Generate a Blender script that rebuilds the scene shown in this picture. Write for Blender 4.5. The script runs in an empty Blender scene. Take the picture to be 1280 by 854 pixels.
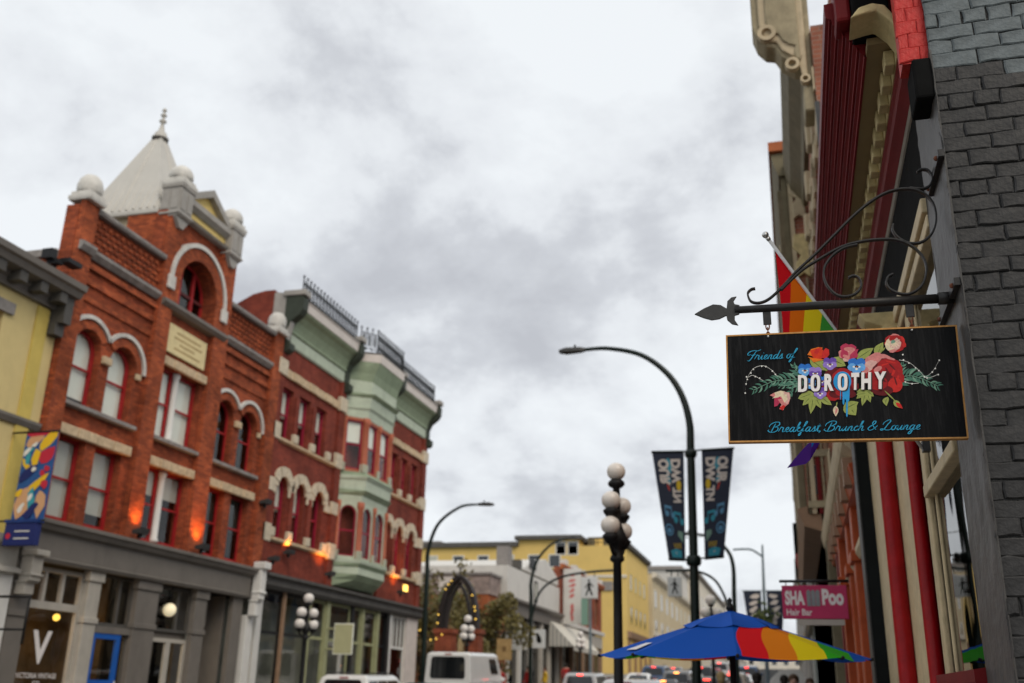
import bpy, bmesh, math, random
from mathutils import Vector, Matrix
from mathutils.geometry import tessellate_polygon
random.seed(7)
R_=math.radians
sc=bpy.context.scene; col=sc.collection
# ---------------- camera
cd=bpy.data.cameras.new('camera'); cam=bpy.data.objects.new('camera',cd); col.objects.link(cam)
cd.lens=35.0; cd.sensor_width=36.0; cd.clip_end=4000; cd.clip_start=.05
cam.matrix_world=Matrix(((0.96458,0.06645,0.25529,0),(0.26283,-0.32488,-0.90850,0),(0.02257,0.94342,-0.33084,1.6),(0,0,0,1)))
cd.dof.use_dof=True; cd.dof.focus_distance=4.43; cd.dof.aperture_fstop=2.2
sc.camera=cam
# ---------------- sky: broken grey overcast over a Nishita sky
SUN_EL,SUN_AZ=R_(44),R_(140)      # azimuth clockwise from +Y
w=bpy.data.worlds.new('World'); sc.world=w; w.use_nodes=True
nt=w.node_tree; nt.nodes.clear(); N=nt.nodes.new; Lk=nt.links.new
out=N('ShaderNodeOutputWorld'); bg=N('ShaderNodeBackground'); Lk(bg.outputs[0],out.inputs[0])
sky=N('ShaderNodeTexSky'); sky.sky_type='NISHITA'; sky.sun_disc=False; sky.sun_elevation=SUN_EL; sky.sun_rotation=SUN_AZ
tc=N('ShaderNodeTexCoord'); sep=N('ShaderNodeSeparateXYZ'); Lk(tc.outputs['Generated'],sep.inputs[0])
def mth(op,a,b=None,c=None):
    n=N('ShaderNodeMath'); n.operation=op
    for i,v in enumerate((a,b,c)):
        if v is None: continue
        if isinstance(v,(int,float)): n.inputs[i].default_value=v
        else: Lk(v,n.inputs[i])
    return n.outputs[0]
zz=mth('ADD',mth('MAXIMUM',sep.outputs[2],0.0),.45)
comb=N('ShaderNodeCombineXYZ'); Lk(mth('DIVIDE',sep.outputs[0],zz),comb.inputs[0]); Lk(mth('DIVIDE',sep.outputs[1],zz),comb.inputs[1])
comb.inputs[2].default_value=SKY_SEED=33.34
def noise(sc_,det,rough,dist,vec):
    n=N('ShaderNodeTexNoise'); n.inputs['Scale'].default_value=sc_; n.inputs['Detail'].default_value=det
    n.inputs['Roughness'].default_value=rough; n.inputs['Distortion'].default_value=dist; Lk(vec,n.inputs['Vector']); return n.outputs['Fac']
big=noise(1.5,3,.5,.4,comb.outputs[0]); mid=noise(4.2,10,.6,.1,comb.outputs[0])
cl=mth('ADD',mth('MULTIPLY',big,.58),mth('MULTIPLY',mid,.54))
ramp=N('ShaderNodeValToRGB'); Lk(cl,ramp.inputs[0]); e=ramp.color_ramp.elements
e[0].position=.405; e[0].color=(.48,.495,.53,1); e[1].position=.59; e[1].color=(.80,.83,.855,1)
m_=ramp.color_ramp.elements.new(.47); m_.color=(.57,.59,.625,1); m_=ramp.color_ramp.elements.new(.52); m_.color=(.715,.74,.77,1)
skm=N('ShaderNodeMixRGB'); skm.blend_type='MULTIPLY'; skm.inputs[0].default_value=1; Lk(sky.outputs[0],skm.inputs[1]); skm.inputs[2].default_value=(.1,.1,.1,1)
mx=N('ShaderNodeMixRGB'); mx.inputs[0].default_value=.95; Lk(skm.outputs[0],mx.inputs[1]); Lk(ramp.outputs[0],mx.inputs[2])
Lk(mx.outputs[0],bg.inputs[0]); bg.inputs[1].default_value=1.0
# ---------------- veiled sun, over the right-hand roofs
sd=bpy.data.lights.new('sun','SUN'); sun=bpy.data.objects.new('sun',sd); col.objects.link(sun)
sd.energy=1.3; sd.angle=R_(35); sd.color=(1,.88,.72)
sdir=Vector((math.sin(SUN_AZ)*math.cos(SUN_EL),math.cos(SUN_AZ)*math.cos(SUN_EL),math.sin(SUN_EL)))
sun.rotation_euler=sdir.to_track_quat('Z','Y').to_euler(); sun.location=(30,-30,60)
sc.view_settings.view_transform='Standard'; sc.view_settings.look='None'; sc.view_settings.gamma=1; sc.view_settings.exposure=.2
sc.view_settings.use_curve_mapping=False
sc.render.resolution_x=1024; sc.render.resolution_y=683
# ================= materials
MAT={}
def nm(name):
    m=bpy.data.materials.new(name); m.use_nodes=True; MAT[name]=m; t=m.node_tree
    return m,t,t.nodes['Principled BSDF']
def M(name,c,rough=.6,var=.16,scale=3.,bump=.08,metal=0.,spec=.2,dirt=0.,bscale=40.,coat=0.):
    m,t,b=nm(name); n=t.nodes.new; l=t.links.new
    b.inputs['Roughness'].default_value=rough; b.inputs['Metallic'].default_value=metal; b.inputs['Specular IOR Level'].default_value=spec
    b.inputs['Coat Weight'].default_value=coat
    co=n('ShaderNodeTexCoord'); no=n('ShaderNodeTexNoise'); no.inputs['Scale'].default_value=scale; no.inputs['Detail'].default_value=7; no.inputs['Roughness'].default_value=.65
    l(co.outputs['Object'],no.inputs['Vector'])
    r=n('ShaderNodeValToRGB'); l(no.outputs['Fac'],r.inputs[0]); e=r.color_ramp.elements
    e[0].position=.3; e[1].position=.7
    e[0].color=tuple(max(0,x*(1-var)) for x in c)+(1,); e[1].color=tuple(min(1,x*(1+var)) for x in c)+(1,)
    last=r.outputs[0]
    if dirt:
        d=n('ShaderNodeTexNoise'); d.inputs['Scale'].default_value=1.3; d.inputs['Detail'].default_value=9; d.inputs['Roughness'].default_value=.7
        mp=n('ShaderNodeMapping'); mp.inputs['Scale'].default_value=(1,1,.25); l(co.outputs['Object'],mp.inputs[0]); l(mp.outputs[0],d.inputs['Vector'])
        dr=n('ShaderNodeMapRange'); dr.inputs[1].default_value=.5; dr.inputs[2].default_value=.72; dr.inputs[4].default_value=dirt; l(d.outputs['Fac'],dr.inputs[0])
        mi=n('ShaderNodeMixRGB'); mi.inputs[2].default_value=tuple(x*.45 for x in c)+(1,); l(dr.outputs[0],mi.inputs[0]); l(last,mi.inputs[1]); last=mi.outputs[0]
    l(last,b.inputs['Base Color'])
    if bump:
        nb=n('ShaderNodeTexNoise'); nb.inputs['Scale'].default_value=bscale; nb.inputs['Detail'].default_value=5; l(co.outputs['Object'],nb.inputs['Vector'])
        bp=n('ShaderNodeBump'); bp.inputs['Strength'].default_value=bump; bp.inputs['Distance'].default_value=.02; l(nb.outputs['Fac'],bp.inputs['Height']); l(bp.outputs[0],b.inputs['Normal'])
    return m
def brickmat(name,c1,c2,mortar,rough=.85,msize=.008):
    m,t,b=nm(name); n=t.nodes.new; l=t.links.new
    co=n('ShaderNodeTexCoord'); s=n('ShaderNodeSeparateXYZ'); l(co.outputs['Object'],s.inputs[0])
    a=n('ShaderNodeMath'); a.operation='ADD'; l(s.outputs[0],a.inputs[0]); l(s.outputs[1],a.inputs[1])
    cb=n('ShaderNodeCombineXYZ'); l(a.outputs[0],cb.inputs[0]); l(s.outputs[2],cb.inputs[1])
    br=n('ShaderNodeTexBrick'); l(cb.outputs[0],br.inputs['Vector']); br.inputs['Scale'].default_value=1; br.inputs['Brick Width'].default_value=.225; br.inputs['Row Height'].default_value=.075
    br.inputs['Mortar Size'].default_value=msize; br.inputs['Mortar Smooth'].default_value=.3; br.inputs['Bias'].default_value=0
    br.inputs['Color1'].default_value=c1+(1,); br.inputs['Color2'].default_value=c2+(1,); br.inputs['Mortar'].default_value=mortar+(1,)
    no=n('ShaderNodeTexNoise'); no.inputs['Scale'].default_value=.9; no.inputs['Detail'].default_value=8; no.inputs['Roughness'].default_value=.7; l(co.outputs['Object'],no.inputs['Vector'])
    mr=n('ShaderNodeMapRange'); mr.inputs[1].default_value=.3; mr.inputs[2].default_value=.7; mr.inputs[3].default_value=.5; mr.inputs[4].default_value=1.3; l(no.outputs['Fac'],mr.inputs[0])
    mi=n('ShaderNodeMixRGB'); mi.blend_type='MULTIPLY'; mi.inputs[0].default_value=1; l(br.outputs['Color'],mi.inputs[1]); l(mr.outputs[0],mi.inputs[2])
    st=n('ShaderNodeTexNoise'); st.inputs['Scale'].default_value=1.6; st.inputs['Detail'].default_value=8; st.inputs['Roughness'].default_value=.75; mp=n('ShaderNodeMapping'); mp.inputs['Scale'].default_value=(1.5,1.5,.22); l(co.outputs['Object'],mp.inputs[0]); l(mp.outputs[0],st.inputs['Vector'])
    sr=n('ShaderNodeMapRange'); sr.inputs[1].default_value=.5; sr.inputs[2].default_value=.75; sr.inputs[4].default_value=.75; l(st.outputs['Fac'],sr.inputs[0]); sm=n('ShaderNodeMixRGB'); sm.inputs[2].default_value=(c1[0]*.3,c1[1]*.34,c1[2]*.45,1); l(sr.outputs[0],sm.inputs[0]); l(mi.outputs[0],sm.inputs[1])
    l(sm.outputs[0],b.inputs['Base Color']); b.inputs['Roughness'].default_value=rough; b.inputs['Specular IOR Level'].default_value=.15
    bp=n('ShaderNodeBump'); bp.inputs['Strength'].default_value=.5; bp.inputs['Distance'].default_value=.01; bp.invert=True; l(br.outputs['Fac'],bp.inputs['Height']); l(bp.outputs[0],b.inputs['Normal'])
    return m
def emis(name,c,s):
    m,t,b=nm(name); b.inputs['Base Color'].default_value=c+(1,); b.inputs['Emission Color'].default_value=c+(1,); b.inputs['Emission Strength'].default_value=s; return m
def glass(name,tint=(.8,.85,.85),rough=.02,refl=1.35):
    m=bpy.data.materials.new(name); m.use_nodes=True; MAT[name]=m; t=m.node_tree; t.nodes.clear(); n=t.nodes.new; l=t.links.new
    o=n('ShaderNodeOutputMaterial'); mx=n('ShaderNodeMixShader'); tr=n('ShaderNodeBsdfTransparent'); gl=n('ShaderNodeBsdfGlossy'); fr=n('ShaderNodeFresnel')
    tr.inputs[0].default_value=tint+(1,); gl.inputs['Roughness'].default_value=rough; fr.inputs[0].default_value=refl+.2
    co=n('ShaderNodeTexCoord'); no=n('ShaderNodeTexNoise'); no.inputs['Scale'].default_value=1.7; no.inputs['Detail'].default_value=1; l(co.outputs['Object'],no.inputs['Vector'])
    bp=n('ShaderNodeBump'); bp.inputs['Strength'].default_value=.25; bp.inputs['Distance'].default_value=.012; l(no.outputs['Fac'],bp.inputs['Height']); l(bp.outputs[0],gl.inputs['Normal'])
    ge=n('ShaderNodeNewGeometry'); inv=n('ShaderNodeMath'); inv.operation='SUBTRACT'; inv.inputs[0].default_value=1; l(ge.outputs['Backfacing'],inv.inputs[1]); mu=n('ShaderNodeMath'); mu.operation='MULTIPLY'; l(fr.outputs[0],mu.inputs[0]); l(inv.outputs[0],mu.inputs[1])
    l(mu.outputs[0],mx.inputs[0]); l(tr.outputs[0],mx.inputs[1]); l(gl.outputs[0],mx.inputs[2]); l(mx.outputs[0],o.inputs[0]); return m
brickmat('brick_orange',(.50,.116,.044),(.26,.058,.028),(.20,.075,.04))
brickmat('brick_field_shaded',(.44,.096,.038),(.23,.050,.024),(.16,.06,.035))  # orange brick darkened for the recessed wall; shade between pilasters put into the colour
brickmat('brick_red',(.27,.056,.034),(.19,.040,.027),(.20,.06,.045))
brickmat('brick_far',(.36,.10,.05),(.30,.08,.045),(.24,.10,.07))
brickmat('brick_right',(.40,.155,.095),(.33,.12,.08),(.38,.25,.19))
M('grey_stone',(.27,.25,.235),.8,.25,5,.25,dirt=.5); M('white_stone',(.62,.60,.56),.8,.15,6,.2,dirt=.5); M('cream_stone',(.56,.43,.28),.85,.28,7,.5,dirt=.35,bscale=14)
M('pale_stone',(.58,.50,.38),.85,.22,7,.4,dirt=.3,bscale=14)
M('roof_metal',(.52,.50,.46),.5,.06,1.5,.02,dirt=.2); M('turret_grey',(.36,.34,.315),.65,.12,5,.06,dirt=.4); M('yellow_trim',(.80,.60,.22),.6,.1,4)
M('plaque',(.72,.60,.33),.7,.12,8,.2); M('plaque_dark',(.40,.27,.12),.8); M('sash_red',(.34,.02,.022),.45,.15,5); M('sash_dark',(.10,.02,.02),.5)
M('sash_crimson',(.30,.018,.045),.45,.12,5)
M('blind',(.84,.86,.76),.8,.06,.9,0); M('blind_b',(.66,.68,.60),.8,.1,.6,0); M('blind_dim',(.50,.50,.43),.8,.1,.9,0); M('room',(.014,.013,.012),.9,.2,1,0); M('room_warm',(.10,.065,.03),.8,.5,1.2,0)
M('grey_paint',(.175,.158,.14),.55,.1,2,.05,dirt=.4); M('grey_light',(.45,.42,.37),.6,.1,3,.05,dirt=.35); M('grey_dark',(.09,.085,.078),.6,.15,3,.05)
M('blue_paint',(.012,.10,.42),.35,.08,4,.02); M('green_pale',(.47,.53,.42),.6,.1,3,.05,dirt=.35); M('green_mid',(.27,.33,.225),.65,.14,3,.06,dirt=.3); M('green_dark',(.045,.055,.042),.6,.2,3)
M('pinkish_white',(.66,.60,.56),.6,.08,3); M('copper_wood',(.42,.13,.075),.6,.15,4); M('iron_black',(.012,.012,.013),.5,.2,8,.06,spec=.25); M('iron_green',(.008,.016,.013),.4,.15,6,.02,spec=.3)
M('roof_dark',(.10,.095,.09),.8,.2,2,.1); M('yellow_wall',(.66,.53,.25),.8,.08,1.2,.1,dirt=.25); M('yellow_band',(.60,.46,.12),.7,.1,2); M('yellow_far',(.70,.50,.17),.85,.07,.5,.05)
M('white_paint',(.70,.69,.66),.6,.06,2,.03,dirt=.25); M('white_far',(.62,.60,.56),.7,.05,1,.03,dirt=.2); M('beige_far',(.60,.50,.33),.85,.08,.6,.05,dirt=.2); M('pale_far',(.66,.61,.52),.85,.06,.6,.05)
M('rust_wall',(.36,.11,.045),.85,.2,1.5,.2); M('graffiti',(.30,.235,.21),.8,.6,1.1,.1)
glass('glass_clear',(.97,.98,.98)); glass('glass_dim',(.45,.5,.5)); glass('glass_store',(.5,.52,.5),.01,1.9)
M('glass_dark',(.02,.025,.03),.06,.3,1,0,spec=.8); M('glass_car',(.010,.012,.014),.05,.1,1,0,spec=.7)
M('asphalt',(.05,.05,.052),.85,.25,4,.3,bscale=120); M('paving',(.24,.23,.215),.85,.18,2,.2,bscale=60); M('kerb',(.30,.29,.27),.85,.15,3,.2); M('road_white',(.72,.72,.70),.7,.12,8); M('earth',(.10,.11,.06),.95,.3,.2,.1)
M('globe',(.78,.71,.64),.28,.04,3,0,spec=.5); M('globe_white',(.78,.74,.70),.28,.04,3,0)
M('pier_paint',(.022,.0215,.022),.55,.3,9,.3,spec=.35,bscale=34); M('pier_pale',(.13,.15,.158),.6,.35,9,.4,bscale=34); M('pier_red',(.50,.035,.03),.45,.14,9,.45,bscale=30)
M('pier_mortar',(.020,.020,.020),.6,.35,14,.8,spec=.3,bscale=45); M('pier_render',(.072,.069,.066),.48,.18,4,.3,spec=.3,dirt=.0,bscale=16)
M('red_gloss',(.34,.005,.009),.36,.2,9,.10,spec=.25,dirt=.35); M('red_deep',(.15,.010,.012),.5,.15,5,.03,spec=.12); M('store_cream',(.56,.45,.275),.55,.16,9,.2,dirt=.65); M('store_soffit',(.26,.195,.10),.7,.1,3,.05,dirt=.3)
M('store_black',(.008,.008,.008),.9,.3,6,.03,spec=.05); M('store_black_flat',(.010,.012,.012),.7,.2,5,.02,spec=.1); M('orange_wood',(.38,.07,.02),.45,.2,4,.06); M('gold_cream',(.55,.45,.23),.55,.25,9,.2,dirt=.5)
M('trim_tan_shade',(.34,.29,.19),.75,.25,5,.2,dirt=.5); M('trim_cream',(.52,.43,.29),.75,.15,4,.15,dirt=.4); M('olive_trim',(.17,.145,.09),.7,.2,4,.1)  # tan carries the scrolled bracket's shade in its colour; plain trim on end bands
M('forged',(.016,.015,.015),.45,.25,14,.12,spec=.35); M('forged_grey',(.05,.05,.05),.45,.2,12,.08); M('rusty',(.16,.06,.035),.75,.5,60,.3)
M('sign_edge',(.50,.25,.075),.5,.2,30,.05); M('letter_white',(.80,.76,.74),.5,.06,30,.03); M('letter_shadow',(.035,.02,.02),.6); M('script_blue',(.028,.34,.56),.5,.12,30)
M('drip_blue',(.02,.29,.62),.4,.12,20)
M('steel',(.55,.55,.54),.3,.1,20,0,metal=.9); M('pole_white',(.62,.62,.62),.35,.08,10,0); M('cloth_dark',(.02,.02,.022),.9); M('hair_dark',(.02,.015,.012),.6)
M('pink_sign',(.52,.045,.13),.5,.06,5); M('bark',(.07,.05,.035),.9,.3,10,.5); M('concrete',(.33,.32,.30),.85,.15,2,.2)
M('tyre',(.02,.02,.02),.8); M('rim',(.5,.5,.5),.3,.1,5,0,metal=.8)
for nme,c in dict(car_white=(.72,.72,.71),car_silver=(.40,.41,.42),car_black=(.02,.02,.022),car_blue=(.03,.07,.16),car_teal=(.04,.10,.12),car_red=(.32,.02,.02),car_grey=(.14,.145,.15),car_tan=(.3,.26,.2)).items(): M(nme,c,.25,.03,2,0,spec=.5,coat=.6)
M('bumper',(.03,.03,.03),.6); M('plate',(.7,.72,.74),.4,.05,20,0)
emis('tail_lit',(1.,.05,.03),6.); emis('tail_amber',(1.,.32,.06),7.); M('tail_red',(.30,.01,.01),.2,.05,5,0); emis('bulb_warm',(1.,.66,.22),7.); emis('bulb_gold',(1.,.62,.10),1.5); emis('lamp_hot',(1.,.60,.12),2.0)
emis('globe_lit',(1.,.88,.6),.35); M('headlamp',(.7,.72,.75),.1,.05,3,0)
def leafmat(name,c1,c2):
    m,t,b=nm(name); n=t.nodes.new; l=t.links.new
    g=n('ShaderNodeObjectInfo'); co=n('ShaderNodeTexCoord'); no=n('ShaderNodeTexNoise'); no.inputs['Scale'].default_value=1.6; no.inputs['Detail'].default_value=6; l(co.outputs['Object'],no.inputs['Vector'])
    r=n('ShaderNodeValToRGB'); l(no.outputs['Fac'],r.inputs[0]); r.color_ramp.elements[0].position=.35; r.color_ramp.elements[1].position=.65
    r.color_ramp.elements[0].color=c1+(1,); r.color_ramp.elements[1].color=c2+(1,); l(r.outputs[0],b.inputs['Base Color']); b.inputs['Roughness'].default_value=.6
    b.inputs['Subsurface Weight'].default_value=0
    return m
leafmat('leaf_green',(.035,.06,.012),(.10,.125,.02)); leafmat('leaf_olive',(.075,.06,.012),(.16,.13,.025)); leafmat('leaf_rust',(.16,.06,.015),(.12,.10,.02))
# ================= mesh helpers
WL,WR=-17.5,.77
def LF(u,v,w): return (WL+w,u,v)          # left facades: u along the street, v up, w out over the pavement
def RF(u,v,w): return (WR-w,u,v)          # right facades
def CF(Y): return lambda u,v,w:(u,Y-w,v)  # faces that look down the street at us
def XYZ(u,v,w): return (u,v,w)
def lerp(a,b,t): return a+(b-a)*t
class MB:
    def __init__(s): s.v=[]; s.f=[]; s.m=[]; s.sm=[]
    def add(s,vs,fs,mi=0,smooth=False):
        o=len(s.v); s.v+=[tuple(x) for x in vs]; s.f+=[tuple(i+o for i in f) for f in fs]; s.m+=[mi]*len(fs); s.sm+=[smooth]*len(fs); return s
    def box(s,a0,a1,b0,b1,c0,c1,fr=XYZ,mi=0):
        vs=[fr(a,b,c) for a in (a0,a1) for b in (b0,b1) for c in (c0,c1)]
        return s.add(vs,[(0,1,3,2),(4,6,7,5),(0,4,5,1),(2,3,7,6),(0,2,6,4),(1,5,7,3)],mi)
    def ext(s,outer,w0,w1,fr=XYZ,holes=(),mi=0,back=True):
        loops=[list(outer)]+[list(h) for h in holes]
        tri=tessellate_polygon([[Vector((p[0],p[1],0)) for p in L] for L in loops])
        fl=[p for L in loops for p in L]; n=len(fl)
        vs=[fr(p[0],p[1],w1) for p in fl]+[fr(p[0],p[1],w0) for p in fl]
        fs=[tuple(t) for t in tri]
        if back: fs+=[tuple(i+n for i in reversed(t)) for t in tri]
        k=0
        for L in loops:
            m=len(L)
            for i in range(m):
                a,b=k+i,k+(i+1)%m; fs.append((a,b,b+n,a+n))
            k+=m
        return s.add(vs,fs,mi)
    def sheet(s,outer,w,fr,mi=0):
        tri=tessellate_polygon([[Vector((p[0],p[1],0)) for p in outer]])
        return s.add([fr(p[0],p[1],w) for p in outer],[tuple(t) for t in tri],mi)
    def tube(s,pts,r,n=8,cap=True,mi=0,smooth=True,flat=None):
        pts=[Vector(p) for p in pts]; K=len(pts); rs=r if isinstance(r,(list,tuple)) else [r]*K
        up=None; rings=[]
        for i,p in enumerate(pts):
            t=(pts[min(i+1,K-1)]-pts[max(i-1,0)]).normalized()
            if up is None: up=Vector((0,0,1)) if abs(t.z)<.9 else Vector((1,0,0))
            if flat is not None: up=Vector(flat)
            a=t.cross(up).normalized(); b=a.cross(t).normalized()
            if flat is None: up=b
            rings.append([p+(a*math.cos(2*math.pi*k/n)+b*math.sin(2*math.pi*k/n))*rs[i] for k in range(n)])
        vs=[v for r_ in rings for v in r_]; fs=[]
        for i in range(K-1):
            for k in range(n): fs.append((i*n+k,i*n+(k+1)%n,(i+1)*n+(k+1)%n,(i+1)*n+k))
        s.add(vs,fs,mi,smooth)
        if cap: s.add(rings[0],[tuple(range(n))],mi); s.add(rings[-1],[tuple(range(n))],mi)
        return s
    def strap(s,pts,wd,th,side,mi=0):
        """flat bar swept along pts: wd measured along side, th across"""
        pts=[Vector(p) for p in pts]; sd=Vector(side).normalized(); K=len(pts); vs=[]
        for i,p in enumerate(pts):
            t=(pts[min(i+1,K-1)]-pts[max(i-1,0)]).normalized(); nrm=t.cross(sd).normalized()
            vs+=[p+sd*wd/2+nrm*th/2,p-sd*wd/2+nrm*th/2,p-sd*wd/2-nrm*th/2,p+sd*wd/2-nrm*th/2]
        fs=[(i*4+k,i*4+(k+1)%4,i*4+4+(k+1)%4,i*4+4+k) for i in range(K-1) for k in range(4)]+[(0,1,2,3),(K*4-4,K*4-3,K*4-2,K*4-1)]
        return s.add(vs,fs,mi)
    def lathe(s,prof,c=(0,0,0),n=16,mi=0,smooth=True,rot=0.,sx=1.,sy=1.):
        vs=[]; fs=[]
        for r,z in prof:
            for k in range(n):
                a=2*math.pi*k/n+rot; vs.append((c[0]+r*math.cos(a)*sx,c[1]+r*math.sin(a)*sy,c[2]+z))
        for i in range(len(prof)-1):
            for k in range(n): fs.append((i*n+k,i*n+(k+1)%n,(i+1)*n+(k+1)%n,(i+1)*n+k))
        s.add(vs,fs,mi,smooth)
        if prof[0][0]>1e-4: s.add(vs[:n],[tuple(range(n))],mi)
        if prof[-1][0]>1e-4: s.add(vs[-n:],[tuple(range(n))],mi)
        return s
    def ball(s,c,r,n=14,m=9,mi=0,sz=1.):
        return s.lathe([(max(1e-5,r*math.sin(math.pi*i/m)),-r*sz*math.cos(math.pi*i/m)) for i in range(m+1)],c,n,mi)
    def prof(s,pts,u0,u1,fr,mi=0,closed=True):
        """cross-section pts (w,v) run along u"""
        n=len(pts); vs=[fr(u0,p[1],p[0]) for p in pts]+[fr(u1,p[1],p[0]) for p in pts]
        fs=[(i,(i+1)%n,(i+1)%n+n,i+n) for i in range(n if closed else n-1)]
        s.add(vs,fs,mi)
        if closed:
            tri=tessellate_polygon([[Vector((p[0],p[1],0)) for p in pts]]); s.add(vs,[tuple(t) for t in tri]+[tuple(i+n for i in t) for t in tri],mi)
        return s
    def patch(s,a,b,c,d,mi=0): return s.add([a,b,c,d],[(0,1,2,3)],mi)
    def mesh(s,name,mats):
        me=bpy.data.meshes.new(name); me.from_pydata(s.v,[],s.f)
        for m in (mats if isinstance(mats,(list,tuple)) else [mats]): me.materials.append(MAT[m])
        me.polygons.foreach_set('material_index',s.m); me.polygons.foreach_set('use_smooth',s.sm)
        bm=bmesh.new(); bm.from_mesh(me); bmesh.ops.remove_doubles(bm,verts=bm.verts,dist=1e-5); bmesh.ops.recalc_face_normals(bm,faces=bm.faces); bm.to_mesh(me); bm.free(); me.update(); return me
    def build(s,name,mats,parent=None,bevel=0.):
        o=bpy.data.objects.new(name,s.mesh(name,mats)); col.objects.link(o)
        if parent is not None: attach(o,parent)
        if bevel:
            md=o.modifiers.new('bevel','BEVEL'); md.width=bevel; md.segments=2; md.limit_method='ANGLE'
        return o
WORLD={}
def wm(o): return WORLD.get(o.name,Matrix.Identity(4))
def attach(o,parent):
    o.parent=parent; o.matrix_parent_inverse=wm(parent).inverted()
def thing(name,label,cat,loc=(0,0,0),group=None):
    o=bpy.data.objects.new(name,None); col.objects.link(o); o.location=loc; o.empty_display_size=.2
    WORLD[o.name]=Matrix.Translation(loc); tag(o,label,cat,group); return o
def tag(o,label,cat,group=None):
    o['label']=label; o['category']=cat
    if group: o['group']=group
    return o
def struct(o): o['kind']='structure'; return o
def stuff(o): o['kind']='stuff'; return o
def dup(root,loc,rz=0.,label=None,group=None,mats=None,base=None):
    def cp(o,p):
        c=o.copy(); col.objects.link(c); c.parent=p
        for ch in [x for x in bpy.data.objects if x.parent==o]: cp(ch,c)
        return c
    r=cp(root,None); r.location=loc; r.rotation_euler=(0,0,rz)
    if label: r['label']=label
    if group: r['group']=group
    return r
def bx(name,mat,parent,a0,a1,b0,b1,c0,c1,fr=XYZ,bevel=0.): return MB().box(a0,a1,b0,b1,c0,c1,fr).build(name,mat,parent,bevel)
def archpoly(u0,u1,v0,vs,rise=None,n=14):
    c=(u0+u1)/2; r=(u1-u0)/2; h=r if rise is None else rise
    return [(u0,v0),(u1,v0)]+[(c+r*math.cos(math.pi*i/n),vs+h*math.sin(math.pi*i/n)) for i in range(n+1)]
def rect(u0,u1,v0,v1): return [(u0,v0),(u1,v0),(u1,v1),(u0,v1)]
def circ(c,r,n=16,sy=1.): return [(c[0]+r*math.cos(2*math.pi*i/n),c[1]+r*sy*math.sin(2*math.pi*i/n)) for i in range(n)]
def window(parent,fr,u0,u1,v0,v1,arch=False,rec=.2,fm='sash_red',blind=None,bfrac=1.,t=.075,glassm='glass_clear',mid=True,rise=None,bm='blind'):
    """sash window as a part: frame, with two panes, meeting rail and blind as sub-parts"""
    r=(u1-u0)/2 if rise is None else rise
    vs=v1-r
    o=archpoly(u0,u1,v0,vs,r) if arch else rect(u0,u1,v0,v1)
    i=archpoly(u0+t,u1-t,v0+t,vs,max(.02,r-t)) if arch else rect(u0+t,u1-t,v0+t,v1-t)
    fo=MB().ext(o,-rec-.09,-rec,fr,[i]).build('window',fm,parent)
    vm=(v0+v1)/2 if not arch else v0+(v1-v0)*.5
    if mid:
        MB().box(u0+t,u1-t,vm-.03,vm+.03,-rec-.07,-rec-.01,fr).build('meeting_rail',fm,fo)
        lo=rect(u0+t,u1-t,v0+t,vm-.03)
        up=archpoly(u0+t,u1-t,vm+.03,vs,max(.02,r-t)) if arch else rect(u0+t,u1-t,vm+.03,v1-t)
        MB().ext(lo,-rec-.045,-rec-.037,fr).build('pane',glassm,fo); MB().ext(up,-rec-.055,-rec-.047,fr).build('pane',glassm,fo)
    else: MB().ext(i,-rec-.05,-rec-.042,fr).build('pane',glassm,fo)
    if blind:
        vb=v1-t-(v1-v0-2*t)*bfrac
        bo=archpoly(u0+t*.5,u1-t*.5,vb,vs,max(.02,r-t*.5)) if arch else rect(u0+t*.5,u1-t*.5,vb,v1-t)
        MB().ext(bo,-rec-.125,-rec-.115,fr).build('blind',bm if blind is True else blind,fo)
    return fo
def text_mesh(s,bold=0.,res=4):
    c=bpy.data.curves.new('t','FONT'); c.body=s; c.offset=bold; c.resolution_u=res; c.fill_mode='BOTH'
    o=bpy.data.objects.new('t',c); col.objects.link(o); dg=bpy.context.evaluated_depsgraph_get(); me=o.evaluated_get(dg).to_mesh()
    vs=[(v.co.x,v.co.y) for v in me.vertices]; fs=[tuple(p.vertices) for p in me.polygons]; o.evaluated_get(dg).to_mesh_clear()
    bpy.data.objects.remove(o); bpy.data.curves.remove(c); return vs,fs
def text_part(name,s,fr,u0,u1,v0,v1,w,mat,parent,bold=0.,rot=0,mirror=False,shear=0.):
    vs,fs=text_mesh(s,bold); x0=min(v[0] for v in vs); x1=max(v[0] for v in vs); y0=min(v[1] for v in vs); y1=max(v[1] for v in vs)
    P=[]
    for x,y in vs:
        a=(x-x0)/(x1-x0); b=(y-y0)/(y1-y0)
        a+=shear*(b-.5)
        if rot==-90: a,b=b,1-a
        if mirror: a=1-a
        P.append(fr(lerp(u0,u1,a),lerp(v0,v1,b),w))
    return MB().add(P,fs).build(name,mat,parent)
def spline(pts,n=6,closed=False):
    out=[]; K=len(pts)
    for i in range(K if closed else K-1):
        g=(lambda j:Vector(pts[j%K])) if closed else (lambda j:Vector(pts[min(max(j,0),K-1)]))
        p0,p1,p2,p3=g(i-1),g(i),g(i+1),g(i+2)
        for k in range(n):
            t=k/n; out.append(.5*((2*p1)+(p2-p0)*t+(2*p0-5*p1+4*p2-p3)*t*t+(3*p1-p0-3*p2+p3)*t**3))
    if not closed: out.append(Vector(pts[-1]))
    return out
GP=[(-60,0),(0,0),(15,.12),(30,.30),(45,.65),(60,1.15),(80,2.05),(110,3.5),(150,5.0),(300,9.0),(700,14.)]
def g(Y):
    if Y<=GP[0][0]: return 0.
    for (a,za),(b,zb) in zip(GP,GP[1:]):
        if Y<=b: return lerp(za,zb,(Y-a)/(b-a))
    return GP[-1][1]
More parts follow.
